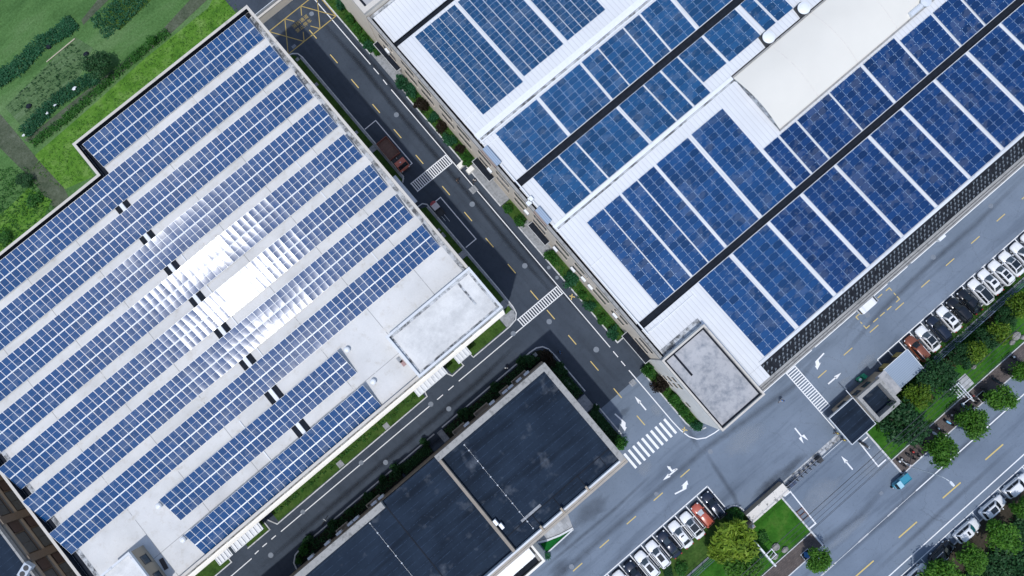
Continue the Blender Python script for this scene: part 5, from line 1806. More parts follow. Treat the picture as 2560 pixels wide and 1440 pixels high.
# ================================================================== VEHICLES
def car_meshes(L, W, H, kind):
    """local frame: nose towards +X; returns builders for body and glass"""
    hw = W/2
    st = [(-.5, .70, .50, .74), (-.485, .84, .40, .86), (-.44, .95, .30, .96), (-.33, 1.0, .24, .98), (-.15, 1.0, .22, .97), (.05, 1.0, .22, .96),
          (.2, 1.0, .22, .95), (.30, .985, .24, .92), (.40, .94, .28, .83), (.46, .84, .34, .74), (.49, .68, .42, .64), (.5, .5, .48, .58)]
    if kind == 'hatch':
        st[0], st[1], st[2] = (-.5, .8, .45, .9), (-.49, .88, .36, .98), (-.45, .96, .3, 1.02)
    k = H/1.5
    rings = []
    for x, w_, zb, zt in st:
        y = hw*w_
        zt *= k*.98
        rings.append([(x*L, -y*.90, zb), (x*L, -y, zb+.14), (x*L, -y, zt*.80), (x*L, -y*.90, zt*.97), (x*L, -y*.45, zt+.02), (x*L, y*.45, zt+.02), (x*L, y*.90, zt*.97), (x*L, y, zt*.80), (x*L, y, zb+.14), (x*L, y*.90, zb)])
    body = MB().loft(rings)
    if kind == 'sedan':
        xb0, xr0, xr1, xb1 = -.40*L, -.20*L, .06*L, .245*L
    else:
        xb0, xr0, xr1, xb1 = -.475*L, -.395*L, .06*L, .235*L
    zb, zr = .93*k, H
    wb, wr = hw*.90, hw*.70

    def lay(x0, x1, w_, z_, c):
        return [(x0, -w_+c, z_), (x0+c, -w_, z_), ((x0+x1)/2, -w_*1.02, z_), (x1-c, -w_, z_), (x1, -w_+c*1.6, z_), (x1+c*.5, 0, z_), (x1, w_-c*1.6, z_), (x1-c, w_, z_), ((x0+x1)/2, w_*1.02, z_), (x0+c, w_, z_), (x0, w_-c, z_), (x0-c*.3, 0, z_)]
    b0, b1, b2 = lay(xb0, xb1, wb, zb-.05, .14), lay(xr0, xr1, wr, zr-.05, .12), lay(xr0+.12, xr1-.1, wr*.86, zr, .1)
    body.loft([b0, b1, b2])

    def lerp(a, b, t):
        return [a[i]+(b[i]-a[i])*t for i in range(3)]

    def face(i, j, t0, t1, e0, e1, off):
        """strip of the cabin between ring points i and j"""
        p0, p1 = lerp(b0[i], b1[i], t0), lerp(b0[j], b1[j], t0)
        q0, q1 = lerp(b0[i], b1[i], t1), lerp(b0[j], b1[j], t1)
        a, b = lerp(p0, p1, e0), lerp(p0, p1, e1)
        c, d = lerp(q0, q1, e1), lerp(q0, q1, e0)
        return [tuple(Vector(v)+Vector(off)) for v in (a, b, c, d)]
    ws, rw, s1, s2 = MB(), MB(), MB(), MB()
    o = .015
    ws.add(face(4, 5, .10, .97, .06, 1, (o, 0, o)), [(0, 1, 2, 3)]).add(face(5, 6, .10, .97, 0, .94, (o, 0, o)), [(0, 1, 2, 3)])
    rw.add(face(10, 11, .25, .92, .08, 1, (-o, 0, o)), [(0, 1, 2, 3)]).add(face(11, 0, .25, .92, 0, .92, (-o, 0, o)), [(0, 1, 2, 3)])
    s1.add(face(1, 2, .18, .90, .04, .97, (0, -o, o)), [(0, 1, 2, 3)]).add(face(2, 3, .18, .90, .03, .96, (0, -o, o)), [(0, 1, 2, 3)])
    s2.add(face(7, 8, .18, .90, .04, .97, (0, o, o)), [(0, 1, 2, 3)]).add(face(8, 9, .18, .90, .03, .96, (0, o, o)), [(0, 1, 2, 3)])
    return body, ws, rw, s1, s2, (xr0, xr1, wr, zr)


def car(label, x, y, rz, paint, kind='hatch', L=4.6, W=1.83, H=1.62, roof=None, glass=None, group=None, rails=None):
    t = thing('parked_car', label, 'car', (x, y, Z_OLD), rz, group)
    gm = glass or M['glass']
    body, ws, rw, s1, s2, (xr0, xr1, wr, zr) = car_meshes(L, W, H, kind)
    bo = body.build('body', paint, t, True, True)
    ws.build('windscreen', gm, t, True), rw.build('rear_window', M['glass'], t, True)
    for q in (s1, s2):
        q.build('side_window', M['glass'], t, True)
    rl = xr1-xr0
    if roof == 'pan':
        MB().box(xr0+.10, xr1-.02, -wr*.86, wr*.86, zr-.03, zr+.014).build('glass_roof', M['glass'], t, True)
    elif roof == 'sun':
        MB().box(xr0+rl*.38, xr1-.18, -wr*.62, wr*.62, zr-.03, zr+.012).build('sunroof', M['glass'], t, True)
    elif roof == 'twin':
        MB().box(xr0+rl*.60, xr1-.16, -wr*.66, wr*.66, zr-.03, zr+.012).build('sunroof', M['glass'], t, True)
        MB().box(xr0+rl*.30, xr0+rl*.56, -wr*.66, wr*.66, zr-.03, zr+.012).build('sunroof', M['glass'], t, True)
    elif roof == 'small':
        MB().box(xr0+rl*.60, xr0+rl*.78, -wr*.5, wr*.5, zr-.03, zr+.012).build('sunroof', M['glass'], t, True)
    for s_ in (-1, 1):
        MB().bar((xr0+.15, s_*wr*.93, zr-.005), (xr1-.25, s_*wr*.93, zr-.005), .05, .05).build('roof_rail', rails or paint, t, True)
        MB().box(L*.19, L*.225, s_*W*.49, s_*W*.49+s_*.17, H*.60, H*.68).build('mirror', paint, t, True)
        MB().blob((L*.455, s_*W*.36, .68), (.16, .15, .07), 3).build('headlight', M['lampw'], t, True, True)
        MB().box(-L*.492, -L*.462, s_*W*.28, s_*W*.42, .82, .94).build('tail_light', M['lampr'], t, True)
        for xx in (-L*.29, L*.305):
            wh = MB().tube((xx, s_*(W/2-.21), .33), (xx, s_*(W/2-.005), .33), .33, n=16).build('wheel', M['rubber'], t, True)
            MB().tube((xx, s_*(W/2-.02), .33), (xx, s_*(W/2+.012), .33), .21, n=12).build('rim', M['alum'], wh, True)
    return t


WHT = m_car('white_car_paint', (.80, .81, .82), .2)
NAVY = m_car('navy_car_paint', (.014, .022, .042), .18, .3)
BLK = m_car('black_car_paint', (.008, .010, .014), .16, .2)
ORG = m_car('copper_car_paint', (.26, .085, .045), .25, .3)
REDC = m_car('coral_car_paint', (.46, .105, .065), .25)
UPR = R(90)
GA, GB, GS = 'cars parked along the upper yard', 'cars parked along the lower yard', 'cars parked along the main road'
LA = [(48.25, ORG, 'hatch', None, 'orange brown car parked beside the blue roofed shed', WHT), (50.6, WHT, 'sedan', 'pan', 'white car with dark roof beside the orange brown car', None),
      (53.0, NAVY, 'hatch', None, 'navy car between two white cars near the orange brown car', None), (55.3, WHT, 'sedan', 'sun', 'white sunroof car between the navy car and a black car', None),
      (57.5, BLK, 'hatch', None, 'black car parked just right of a white sunroof car', None), (59.7, BLK, 'sedan', None, 'black saloon parked just left of a white car with blue windscreen', None),
      (62.1, WHT, 'hatch', 'pan', 'white car with black roof next to the black saloon', None), (64.4, WHT, 'sedan', 'sun', 'white car with one large dark sunroof amid the white row', None),
      (66.7, WHT, 'hatch', 'twin', 'white car with a twin pane sunroof amid the white row', None), (69.0, WHT, 'sedan', 'pan', 'white car with sloping all black roof amid the white row', None),
      (71.4, WHT, 'hatch', 'sun', 'white car with sunroof second from the picture edge in the upper yard', None), (73.8, WHT, 'sedan', None, 'white car cut by the picture edge in the upper yard', None)]
for x, p, k, r_, lab, rl in LA:
    car(lab, x, -40.75 + random.uniform(-.12, .12), UPR+R(random.uniform(-1.5, 1.5)), p, k, 4.55, 1.8, 1.6 if k == 'hatch' else 1.48, r_, M['glassb'] if p is WHT else None, GA, rl)
LBc = [(7.45, NAVY, 'hatch', None, 'navy car with pale roof rails in the last stall by the kerb corner', WHT), (5.15, REDC, 'hatch', None, 'coral red car parked next to the navy car', None),
       (2.9, WHT, 'sedan', 'pan', 'white car with dark roof next to the coral red car', None), (.6, WHT, 'sedan', 'small', 'white saloon with a small sunroof in the lower yard', None),
       (-1.75, NAVY, 'sedan', None, 'navy saloon with pale windscreen in the lower yard', None), (-4.05, WHT, 'hatch', 'sun', 'white sunroof car just left of the navy saloon', None),
       (-6.35, WHT, 'hatch', 'sun', 'white sunroof car just right of the lowest navy car', None), (-8.65, NAVY, 'sedan', None, 'lowest navy car, cut by the picture edge', None),
       (-10.95, WHT, 'sedan', None, 'white bonnet of a car at the lower picture edge', None)]
for x, p, k, r_, lab, rl in LBc:
    car(lab, x, -38.35+random.uniform(-.1, .1), UPR+R(random.uniform(-1.5, 1.5)), p, k, 4.0 if p is REDC else 4.55, 1.7 if p is REDC else 1.8, 1.5, r_, M['lampw'] if p is REDC else (M['glassb'] if p is WHT or lab.startswith('navy saloon') else None), GB, rl)
TEALG = plain('teal_glass', (.01, .12, .13), .1, 0, .2, 3)
for x, p, r_, lab, gl in ((45.4, WHT, None, 'white car nearest the picture edge on the main road', None), (40.35, WHT, 'sun', 'white car with a large sunroof on the main road', None),
                          (34.9, WHT, 'small', 'white car with a teal windscreen on the main road', TEALG), (29.6, BLK, None, 'black car with one silver roof rail on the main road', None),
                          (24.2, WHT, 'small', 'white car at the lower picture edge on the main road', None)):
    car(lab, x, -66.35, R(random.uniform(-2, 2)), p, 'hatch', 4.5, 1.82, 1.62, r_, gl, GS, M['alum'] if p is BLK else None)

VN = thing('delivery_van', 'small white van parked against the factory edge by the dashed yellow box', 'van', (46.9, -30.62, 0), 0)
VN.scale = (.92, .86, .92)
mb = MB()
mb.loft([[(x, -.74*w_, .3), (x, -.78*w_, 1.2), (x, -.66*w_, zt), (x, .66*w_, zt), (x, .78*w_, 1.2), (x, .74*w_, .3)] for x, w_, zt in ((-1.95, .9, 1.75), (-1.85, 1, 1.85), (.8, 1, 1.86), (1.2, .97, 1.75), (1.65, .93, 1.25), (1.95, .8, .95))])
mb.build('body', WHT, VN, True)
MB().add([(1.22, -.58, 1.72), (1.66, -.62, 1.24), (1.66, .62, 1.24), (1.22, .58, 1.72)], [(0, 1, 2, 3)]).build('windscreen', M['glass'], VN, True).location = (.03, 0, .03)
MB().box(-1.99, -1.96, -.55, .55, 1.1, 1.6).build('rear_window', M['glass'], VN, True)
MB().box(-1.5, -1.2, -.6, .6, 1.86, 1.88).build('roof_vent', M['alum'], VN, True)
for sx in (-1.2, 1.25):
    for s_ in (-1, 1):
        MB().tube((sx, s_*.6, .28), (sx, s_*.79, .28), .28, n=14).build('wheel', M['rubber'], VN, True)

TK = thing('dump_truck', 'rusty red tipper truck with an empty open bed inside the white bay', 'truck', (4.72, 37.2, .01), R(-90))
brown = plain('rusty_bed', (.16, .092, .070), .85, 0, .3, 3)
redt = plain('worn_red_paint', (.52, .15, .10), .5, 0, .2, 3)
bed = MB()
bed.box(-2.9, .55, -1.0, 1.0, .95, 1.05)
b_ = bed.build('bed', brown, TK, True)
MB().box(-2.95, .6, -1.06, -1.0, .9, 1.6).box(-2.95, .6, 1.0, 1.06, .9, 1.6).box(.54, .6, -1.0, 1.0, 1.05, 1.75).build('bed_side', plain('rusty_red_edge', (.26, .10, .075), .8, 0, .25, 4), TK, True)
MB().box(-3.0, -2.94, -1.0, 1.0, .9, 1.6).build('tailboard', plain('rusty_red_edge', (.26, .10, .075), .8), TK, True)
MB().box(.66, 1.5, -.95, -.05, .9, 1.25).build('tank', M['dark'], TK, True)
MB().box(.66, 1.5, .05, .95, .9, 1.25).build('tank', M['dark'], TK, True)
MB().tube((1.0, 0, 1.0), (1.0, 0, 1.7), .06, n=8).build('exhaust', M['alum'], TK, True)
cab = MB().loft([[(x, -.95*w_, .5), (x, -.97*w_, 1.3), (x, -.86*w_, zt), (x, .86*w_, zt), (x, .97*w_, 1.3), (x, .95*w_, .5)] for x, w_, zt in ((1.62, 1, 2.15), (1.7, 1, 2.22), (2.5, 1, 2.2), (2.95, .98, 1.5), (3.15, .95, 1.2))])
cab.build('cab', redt, TK, True)
MB().add([(2.52, -.78, 2.17), (2.97, -.86, 1.5), (2.97, .86, 1.5), (2.52, .78, 2.17)], [(0, 1, 2, 3)]).build('windscreen', M['glass'], TK, True).location = (.03, 0, .03)
MB().box(1.75, 2.35, -.62, .62, 2.2, 2.27).build('roof_panel', redt, TK, True)
MB().box(3.05, 3.25, -.95, .95, .5, .75).build('bumper', M['dark'], TK, True)
MB().box(2.1, 2.25, -.12, .12, 2.27, 2.36).build('beacon', M['lampw'], TK, True)
MB().box(-2.8, 3.0, -.4, .4, .55, .85).build('chassis', M['dark'], TK, True)
for sx in (-2.1, -1.2, 2.3):
    for s_ in (-1, 1):
        MB().tube((sx, s_*.7, .46), (sx, s_*1.0, .46), .46, n=16).build('wheel', M['rubber'], TK, True)
for s_ in (-1, 1):
    MB().blob((3.2, s_*.7, .95), (.06, .15, .1), 2).build('headlight', M['lampw'], TK, True)

RK = thing('cargo_rickshaw', 'three wheeled cargo rickshaw with a red rounded nose and pale roof', 'rickshaw', (4.5, 25.85, .01), R(90))
MB().box(-.35, .65, -.55, .55, 1.45, 1.55).build('roof', M['pink'], RK, True)
MB().loft([[(.66, -.55, .5), (.66, .55, .5), (.66, .55, 1.52), (.66, -.55, 1.52)], [(.95, -.5, .5), (.95, .5, .5), (.92, .5, 1.5), (.92, -.5, 1.5)], [(1.2, -.3, .5), (1.2, .3, .5), (1.12, .3, 1.4), (1.12, -.3, 1.4)], [(1.3, -.1, .55), (1.3, .1, .55), (1.2, .1, 1.25), (1.2, -.1, 1.25)]]).build('nose', plain('dull_red_nose', (.36, .055, .06), .5), RK, True)
MB().box(-1.45, -.38, -.58, .58, .55, .62).box(-1.45, -1.4, -.58, .58, .62, .95).box(-1.4, -.38, -.58, -.53, .62, .95).box(-1.4, -.38, .53, .58, .62, .95).build('cargo_bed', M['dark'], RK, True)
MB().box(-.3, .2, -.4, .4, .5, .8).build('seat', M['black'], RK, True)
for s_ in (-.5, .5):
    MB().bar((-.32, s_, .6), (-.32, s_, 1.46), .05).build('post', M['dark'], RK, True)
for c in ((-1.0, -.52), (-1.0, .52), (1.0, 0)):
    MB().tube((c[0], c[1]-.06, .25), (c[0], c[1]+.06, .25), .25, n=14).build('wheel', M['rubber'], RK, True)
MB().bar((-2.4, .25, .03), (-1.5, .25, .4), .05).bar((-2.9, -.25, .03), (-1.5, -.25, .4), .05).build('ramp_rail', M['alum'], RK, True)

TC = thing('cargo_tricycle', 'teal cargo tricycle with a pale blue cab turning out of the gate road', 'tricycle', (*g(2254, 1204, .9), Z_OLD), R(178))
MB().box(-1.5, .25, -.58, .58, .55, .65).box(-1.5, -1.45, -.58, .58, .65, 1.2).box(-1.45, .25, -.58, -.53, .65, 1.2).box(-1.45, .25, .53, .58, .65, 1.2).build('cargo_bed', M['teal'], TC, True)
MB().box(-1.44, .24, -.52, .52, .66, 1.1).build('tarpaulin', M['teal'], TC, True)
MB().box(.27, 1.0, -.52, .52, 1.42, 1.5).build('cab_roof', M['lightteal'], TC, True)
MB().loft([[(.3, -.55, .4), (.3, .55, .4), (.3, .55, 1.0), (.3, -.55, 1.0)], [(1.2, -.5, .4), (1.2, .5, .4), (1.15, .5, 1.0), (1.15, -.5, 1.0)], [(1.5, -.25, .45), (1.5, .25, .45), (1.4, .25, .9), (1.4, -.25, .9)]]).build('cab_body', M['teal'], TC, True)
MB().add([(1.02, -.46, 1.44), (1.3, -.44, .98), (1.3, .44, .98), (1.02, .46, 1.44)], [(0, 1, 2, 3)]).build('windscreen', M['glass'], TC, True)
for yy in (-.5, .5):
    for xx, x2 in ((.32, .32), (1.02, 1.25)):
        MB().bar((x2, yy, 1.0), (xx, yy, 1.43), .05).build('pillar', M['teal'], TC, True)
for c in ((-.9, -.5), (-.9, .5), (1.5, 0)):
    MB().tube((c[0], c[1]-.06, .26), (c[0], c[1]+.06, .26), .26, n=14).build('wheel', M['rubber'], TC, True)
MB().blob((1.62, 0, .75), (.08, .1, .1), 4).build('headlight', M['lampw'], TC, True)


def scooter(label, px, py, rz, paint, seat, front=None, helmet=None):
    t = thing('scooter', label, 'scooter', (*g(px, py, .6), .08 if py > 800 else .02), rz, 'scooters parked on the brown pavement')
    for xx in (-.6, .62):
        MB().tube((xx, -.05, .24), (xx, .05, .24), .24, n=14).build('wheel', M['rubber'], t, True)
    MB().loft([[(x, -w_, z0), (x, w_, z0), (x, w_*.8, z1), (x, -w_*.8, z1)] for x, w_, z0, z1 in ((-.95, .06, .5, .7), (-.75, .15, .35, .74), (-.3, .17, .3, .72), (-.05, .14, .28, .40), (.3, .14, .28, .36), (.42, .16, .3, .9), (.55, .12, .4, .98), (.72, .05, .5, .7))]).build('body', paint, t, True)
    MB().loft([[(x, -w_, .73), (x, w_, .73), (x, w_*.85, .82), (x, -w_*.85, .82)] for x, w_ in ((-.8, .08), (-.6, .15), (-.2, .14), (0, .09))]).build('seat', seat, t, True)
    MB().bar((.45, -.34, 1.0), (.45, .34, 1.0), .035).bar((.5, 0, .6), (.45, 0, 1.0), .05).build('handlebar', M['dark'], t, True)
    for s_ in (-.3, .3):
        MB().blob((.42, s_, 1.14), (.03, .06, .04), 5).build('mirror', M['dark'], t, True)
    if front:
        MB().loft([[(x, -w_, .55), (x, w_, .55), (x, w_, .95), (x, -w_, .95)] for x, w_ in ((.5, .2), (.62, .2), (.74, .12))]).build('front_shield', front, t, True)
    if helmet:
        MB().blob((-.75, 0, .93), (.19, .17, .14), 6, n=10, k=6).build('top_box', helmet, t, True, True)


SD, SW, SR = M['dark'], M['white'], M['red']
DN = R(-90)
for px, py, a, p, s_, f_, h_, lab in (
    (2256, 1160, 12, SD, M['black'], None, SW, 'dark scooter with a white rear box nearest the tricycle'),
    (2265, 1157, 8, SW, M['black'], M['pink'], None, 'pale pink and white scooter second from the tricycle'),
    (2279, 1143, 18, SD, M['black'], None, None, 'all dark scooter right of the pink one'),
    (2290, 1136, 15, SD, M['black'], SW, SR, 'dark scooter with a red rear box'),
    (2309, 1114, 20, SD, M['black'], None, None, 'dark scooter under the lobed street tree, outer one'),
    (2318, 1108, 12, plain('plum_paint', (.09, .03, .04), .4), M['black'], None, None, 'plum scooter under the lobed street tree, inner one'),
    (2343, 1089, 10, SW, M['greyc'], SW, None, 'white scooter with a pale seat between two street trees'),
    (2354, 1076, 22, SD, M['black'], None, SW, 'black scooter with a round white rear box between two street trees'),
    (2375, 1059, 20, SD, M['lightblue'], None, M['lightblue'], 'black scooter with a light blue seat cover'),
    (2386, 1044, 14, SD, M['black'], SW, M['pink'], 'dark scooter with a beige box above the blue seated one'),
    (2398, 1031, 12, SD, M['black'], None, None, 'plain black scooter with silver mirror beside the tree'),
    (2415, 1018, 10, M['lightteal'], M['black'], None, SW, 'pale teal scooter with a white rear box'),
    (2424, 1012, 10, SD, M['black'], SW, None, 'black scooter with a white front beside the pale teal one'),
    (2433, 1003, 14, SD, M['greyc'], None, None, 'dark scooter with a grey seat by the square tree pit'),
    (2439, 997, 9, SD, M['black'], None, plain('dark_red_box', (.2, .03, .03), .4), 'dark scooter with a dark red box by the square tree pit'),
    (2465, 977, 15, SD, M['black'], None, None, 'black scooter above the square tree pit'),
    (2495, 953, 14, plain('slate_paint', (.04, .07, .085), .4), M['black'], None, None, 'slate scooter standing alone on the brown pavement'),
    (2518, 930, 13, SD, M['black'], None, None, 'black scooter below the white boxed one, upper pavement'),
    (2540, 900, 8, SD, M['black'], None, SW, 'black scooter with a bright white box near the picture edge'),
):
    scooter(lab, px, py, DN+R(a), p, s_, f_, h_)
o = thing('motorcycle', 'black motorcycle standing in the white bay by the gatehouse', 'motorcycle', (*g(2162, 1113, .6), 0), R(-76))
for xx in (-.68, .7):
    MB().tube((xx, -.06, .3), (xx, .06, .3), .3, n=16).build('wheel', M['rubber'], o, True)
MB().loft([[(x, -w_, .45), (x, w_, .45), (x, w_*.7, z1), (x, -w_*.7, z1)] for x, w_, z1 in ((-.9, .08, .8), (-.5, .15, .85), (0, .16, .9), (.35, .17, .98), (.6, .08, .85))]).build('body', M['dark'], o, True)
MB().loft([[(x, -w_, .84), (x, w_, .84), (x, w_*.8, .92), (x, -w_*.8, .92)] for x, w_ in ((-.95, .08), (-.6, .15), (0, .11))]).build('seat', M['black'], o, True)
MB().bar((.5, -.4, 1.05), (.5, .4, 1.05), .035).bar((.68, 0, .4), (.5, 0, 1.05), .06).build('handlebar', M['alum'], o, True)
MB().blob((.72, 0, .85), (.1, .1, .1), 3).build('headlight', M['lampw'], o, True)
MB().bar((-.3, -.2, .4), (.25, -.24, .4), .07).build('exhaust', M['alum'], o, True)
bc = thing('bicycle', 'dark bicycle leaning by the kerb on the branch road', 'bicycle', (*g(811, 1303, .4), .01), R(20))
for xx in (-.52, .52):
    mb = MB()
    for i in range(18):
        a0, a1 = i*math.pi/9, (i+1)*math.pi/9
        mb.bar((xx+.33*math.cos(a0), 0, .34+.33*math.sin(a0)), (xx+.33*math.cos(a1), 0, .34+.33*math.sin(a1)), .04)
    mb.build('wheel', M['rubber'], bc, True)
MB().bar((-.52, 0, .34), (-.1, 0, .75), .04).bar((-.1, 0, .75), (.4, 0, .8), .04).bar((.4, 0, .85), (.52, 0, .34), .04).bar((-.1, 0, .3), (.4, 0, .75), .04).bar((-.1, 0, .3), (-.1, 0, .8), .04).build('frame', M['dark'], bc, True)
MB().blob((-.12, 0, .86), (.13, .08, .04), 1).build('saddle', M['black'], bc, True)
MB().bar((.38, -.28, .95), (.38, .28, .95), .03).build('handlebar', M['alum'], bc, True)


# ================================================================== PEOPLE
def skin(name, verts, edges, radii, mat, parent, sub=1):
    me = bpy.data.meshes.new(name)
    me.from_pydata(verts, edges, [])
    o_ = bpy.data.objects.new(name, me)
    col.objects.link(o_)
    o_.modifiers.new('s', 'SKIN')
    for i, r in enumerate(radii):
        me.skin_vertices[0].data[i].radius = r if isinstance(r, tuple) else (r, r)
        me.skin_vertices[0].data[i].use_root = (i == 0)
    sb = o_.modifiers.new('b', 'SUBSURF')
    sb.levels = sb.render_levels = sub
    dg = bpy.context.evaluated_depsgraph_get()
    out = bpy.data.meshes.new_from_object(o_.evaluated_get(dg))
    bpy.data.objects.remove(o_)
    out.materials.clear()
    out.materials.append(mat)
    out.polygons.foreach_set('use_smooth', [True]*len(out.polygons))
    ob = bpy.data.objects.new(name, out)
    col.objects.link(ob)
    if parent:
        ob.parent = parent
    return ob


def person(label, px, py, rz, shirt, trousers, stride=.28, arms=(.12, -.12), hat=None, carry=None):
    """faces +X; stride and arm swing in metres"""
    t = thing('person', label, 'person', (*g(px, py, .9), .01), rz, None)
    V, E, Rd = [], [], []

    def add(p, r, pa=None):
        V.append(p), Rd.append(r)
        if pa is not None:
            E.append((pa, len(V)-1))
        return len(V)-1
    pel = add((0, 0, .95), (.15, .11))
    wa = add((0, 0, 1.10), (.13, .10), pel)
    ch = add((.01, 0, 1.30), (.165, .115), wa)
    nb = add((.01, 0, 1.44), (.07, .06), ch)
    nk = add((.02, 0, 1.51), .052, nb)
    hd = add((.035, 0, 1.62), (.075, .092), nk)
    add((.03, 0, 1.71), (.06, .07), hd)
    add((.125, 0, 1.60), .014, hd)
    for s_, d in ((-1, stride), (1, -stride)):
        hp = add((0, s_*.09, .90), .088, pel)
        kn = add((d*.55+.03, s_*.095, .50), .06, hp)
        an = add((d, s_*.095, .09), .042, kn)
        add((d+.15, s_*.10, .04), .032, an)
    for s_, d in ((-1, arms[0]), (1, arms[1])):
        sh = add((0, s_*.19, 1.40), .055, ch)
        el = add((d*.4-.03, s_*.235, 1.13), .042, sh)
        wr = add((d+.02, s_*.24, .90), .030, el)
        pm = add((d+.04, s_*.24, .83), (.036, .020), wr)
        for k in range(4):
            f1 = add((d+.06-.022*k+.01, s_*(.245-.004*k), .775), .0095, pm)
            add((d+.055-.022*k, s_*(.232-.004*k), .735+.004*abs(k-1.5)), .008, f1)
        th = add((d+.085, s_*.228, .815), .0105, wr)
        add((d+.095, s_*.218, .775), .009, th)
    skin('body', V, E, Rd, M['skin'], t)
    up = 1.13
    v2 = [(0, 0, .90), (0, 0, 1.10), (.01, 0, 1.30), (.01, 0, 1.43)]
    e2, r2 = [(0, 1), (1, 2), (2, 3)], [(.172, .135), (.15, .12), (.185, .132), (.09, .08)]
    for s_, d in ((-1, arms[0]), (1, arms[1])):
        n0 = len(v2)
        v2 += [(0, s_*.20, 1.395), (d*.25-.02, s_*.225, 1.22)]
        e2 += [(2, n0), (n0, n0+1)]
        r2 += [.078, .066]
    skin('shirt', v2, e2, r2, shirt, t)
    v3, e3, r3 = [(0, 0, .95)], [], [(.165, .125)]
    for s_, d in ((-1, stride), (1, -stride)):
        n0 = len(v3)
        v3 += [(0, s_*.09, .88), (d*.55+.03, s_*.095, .50), (d, s_*.095, .13)]
        e3 += [(0, n0), (n0, n0+1), (n0+1, n0+2)]
        r3 += [.10, .075, .06]
    skin('trousers', v3, e3, r3, trousers, t)
    mb = MB()
    mb.blob((.015, 0, 1.70), (.105, .092, .075), 8, n=12, k=7)
    mb.build('hair', M['hair'] if hat is None else hat, t, True, True)
    for s_, d in ((-1, stride), (1, -stride)):
        MB().blob((d+.07, s_*.098, .05), (.15, .055, .05), 2, n=10).build('shoe', M['black'], t, True, True)
    return t


person('person in a bright blue shirt and pale trousers striding across the yard', 1955, 1001, R(215), plain('bright_blue_cloth', (.02, .17, .50), .9), M['greyc'], .34, (.28, -.22))
person('person in a dark blue top walking near the rounded kerb corner', 1400, 881, R(-30), M['blue'], M['black'], .25)
person('person in black walking on the road below the upper ladder crossing', 1144, 449, R(250), M['black'], plain('dark_grey_cloth', (.05, .05, .055), .9), .28)
person('person in a pale top at the kerb beside the grey road slab', 1186.5, 451, R(200), M['greyc'], M['black'], .2)
person('person in a white top on the branch road by the dark beds', 1266, 920, R(40), M['white'], M['black'], .26)
for lab, px, py, a in (('person in yellow crouching nearest the gatehouse roof corner', 2110, 1100, 30), ('person in dark clothes and yellow vest at the gate track end', 2093, 1083, 200)):
    person(lab, px, py, R(a), plain('yellow_vest', (.62, .50, .10), .8), M['black'], .15)

# ================================================================== STREET FURNITURE AND SMALL THINGS
def ac_unit(label, x, y, zz, grp, face):
    """outdoor unit on a bracket; face -1: fan looks to +Y wall side out, 0: to -X"""
    t = thing('air_conditioner', label, 'air conditioner', (x, y, zz), R(90) if face == 'x' else R(180), grp)
    MB().box(-.47, .47, -.18, .18, 0, .7).build('case', M['white'], t, True)
    MB().tube((-.12, -.19, .36), (-.12, -.21, .36), .26, n=16).build('fan_grille', M['alum'], t, True)
    MB().box(-.4, -.34, -.2, .3, -.06, -.003).box(.34, .4, -.2, .3, -.06, -.003).build('bracket', M['dark'], t, True)


GD = 'air conditioners on the shaded workshop wall'
names = ['nearest the rounded corner', 'second from the rounded corner', 'third from the rounded corner', 'fourth from the rounded corner', 'fifth from the rounded corner', 'alone between two dark bushes',
         'just below the bare roof edge', 'beside the one below the bare roof edge', 'seventh from the lower end', 'fifth from the lower end', 'third from the lower end', 'second from the lower end', 'nearest the lower kerb end']
for n_, x in zip(names, (-1.5, -3.0, -4.6, -5.7, -8.2, -13.1, -29.4, -30.7, -34.1, -35.2, -37.3, -39.5, -42.6)):
    ac_unit('white air conditioner on the shaded workshop wall, '+n_, x, -3.62, 7.5, GD, 'y')
GR_ = 'air conditioners on the sheet roof factory wall'
for n_, y, zz in (('above the uppermost dark canopy', 48.8, 6), ('at the end of the second canopy', 23.8, 5.8), ('beside the third canopy', 15.0, 6.5), ('just above the round third canopy shrub', 8.0, 4),
                  ('halfway along the wall', 3.8, 4), ('near the large bushy shrub', 1.6, 6), ('above the dark bluish shrub', .0, 6), ('largest, over the clipped hedge', -5.7, 6)):
    ac_unit('white air conditioner on the factory wall, '+n_, 14.3, y, zz, GR_, 'x')
for lab, x, y in (('upper of two white boxes on the party wall of the black roofs', -17.8, -16.2), ('lower of two white boxes on the party wall of the black roofs', -17.5, -17.1)):
    t = thing('air_conditioner', lab, 'air conditioner', (x, y, 13.22), R(90), 'boxes on the black roof')
    MB().box(-.4, .4, -.22, .22, .05, .75).build('case', M['white'], t, True)
    MB().tube((0, -.225, .4), (0, -.24, .4), .25, n=14).build('fan_grille', M['alum'], t, True)
    MB().box(-.35, -.25, -.2, .2, 0, .05).box(.25, .35, -.2, .2, 0, .05).build('foot', M['dark'], t, True)
t = thing('air_conditioner', 'big white rooftop unit on the dark blue roof at the lower picture corner', 'air conditioner', (*g(66, 1425, 16), 15.52), R(20))
MB().box(-.95, .95, -.6, .6, .1, .9).build('case', plain('greyed_white_metal', (.45, .50, .56), .6), t, True)
MB().tube((-.45, 0, .9), (-.45, 0, .95), .36, n=16).build('fan_grille', M['dark'], t, True)
MB().tube((.45, 0, .9), (.45, 0, .95), .36, n=16).build('fan_grille', M['dark'], t, True)

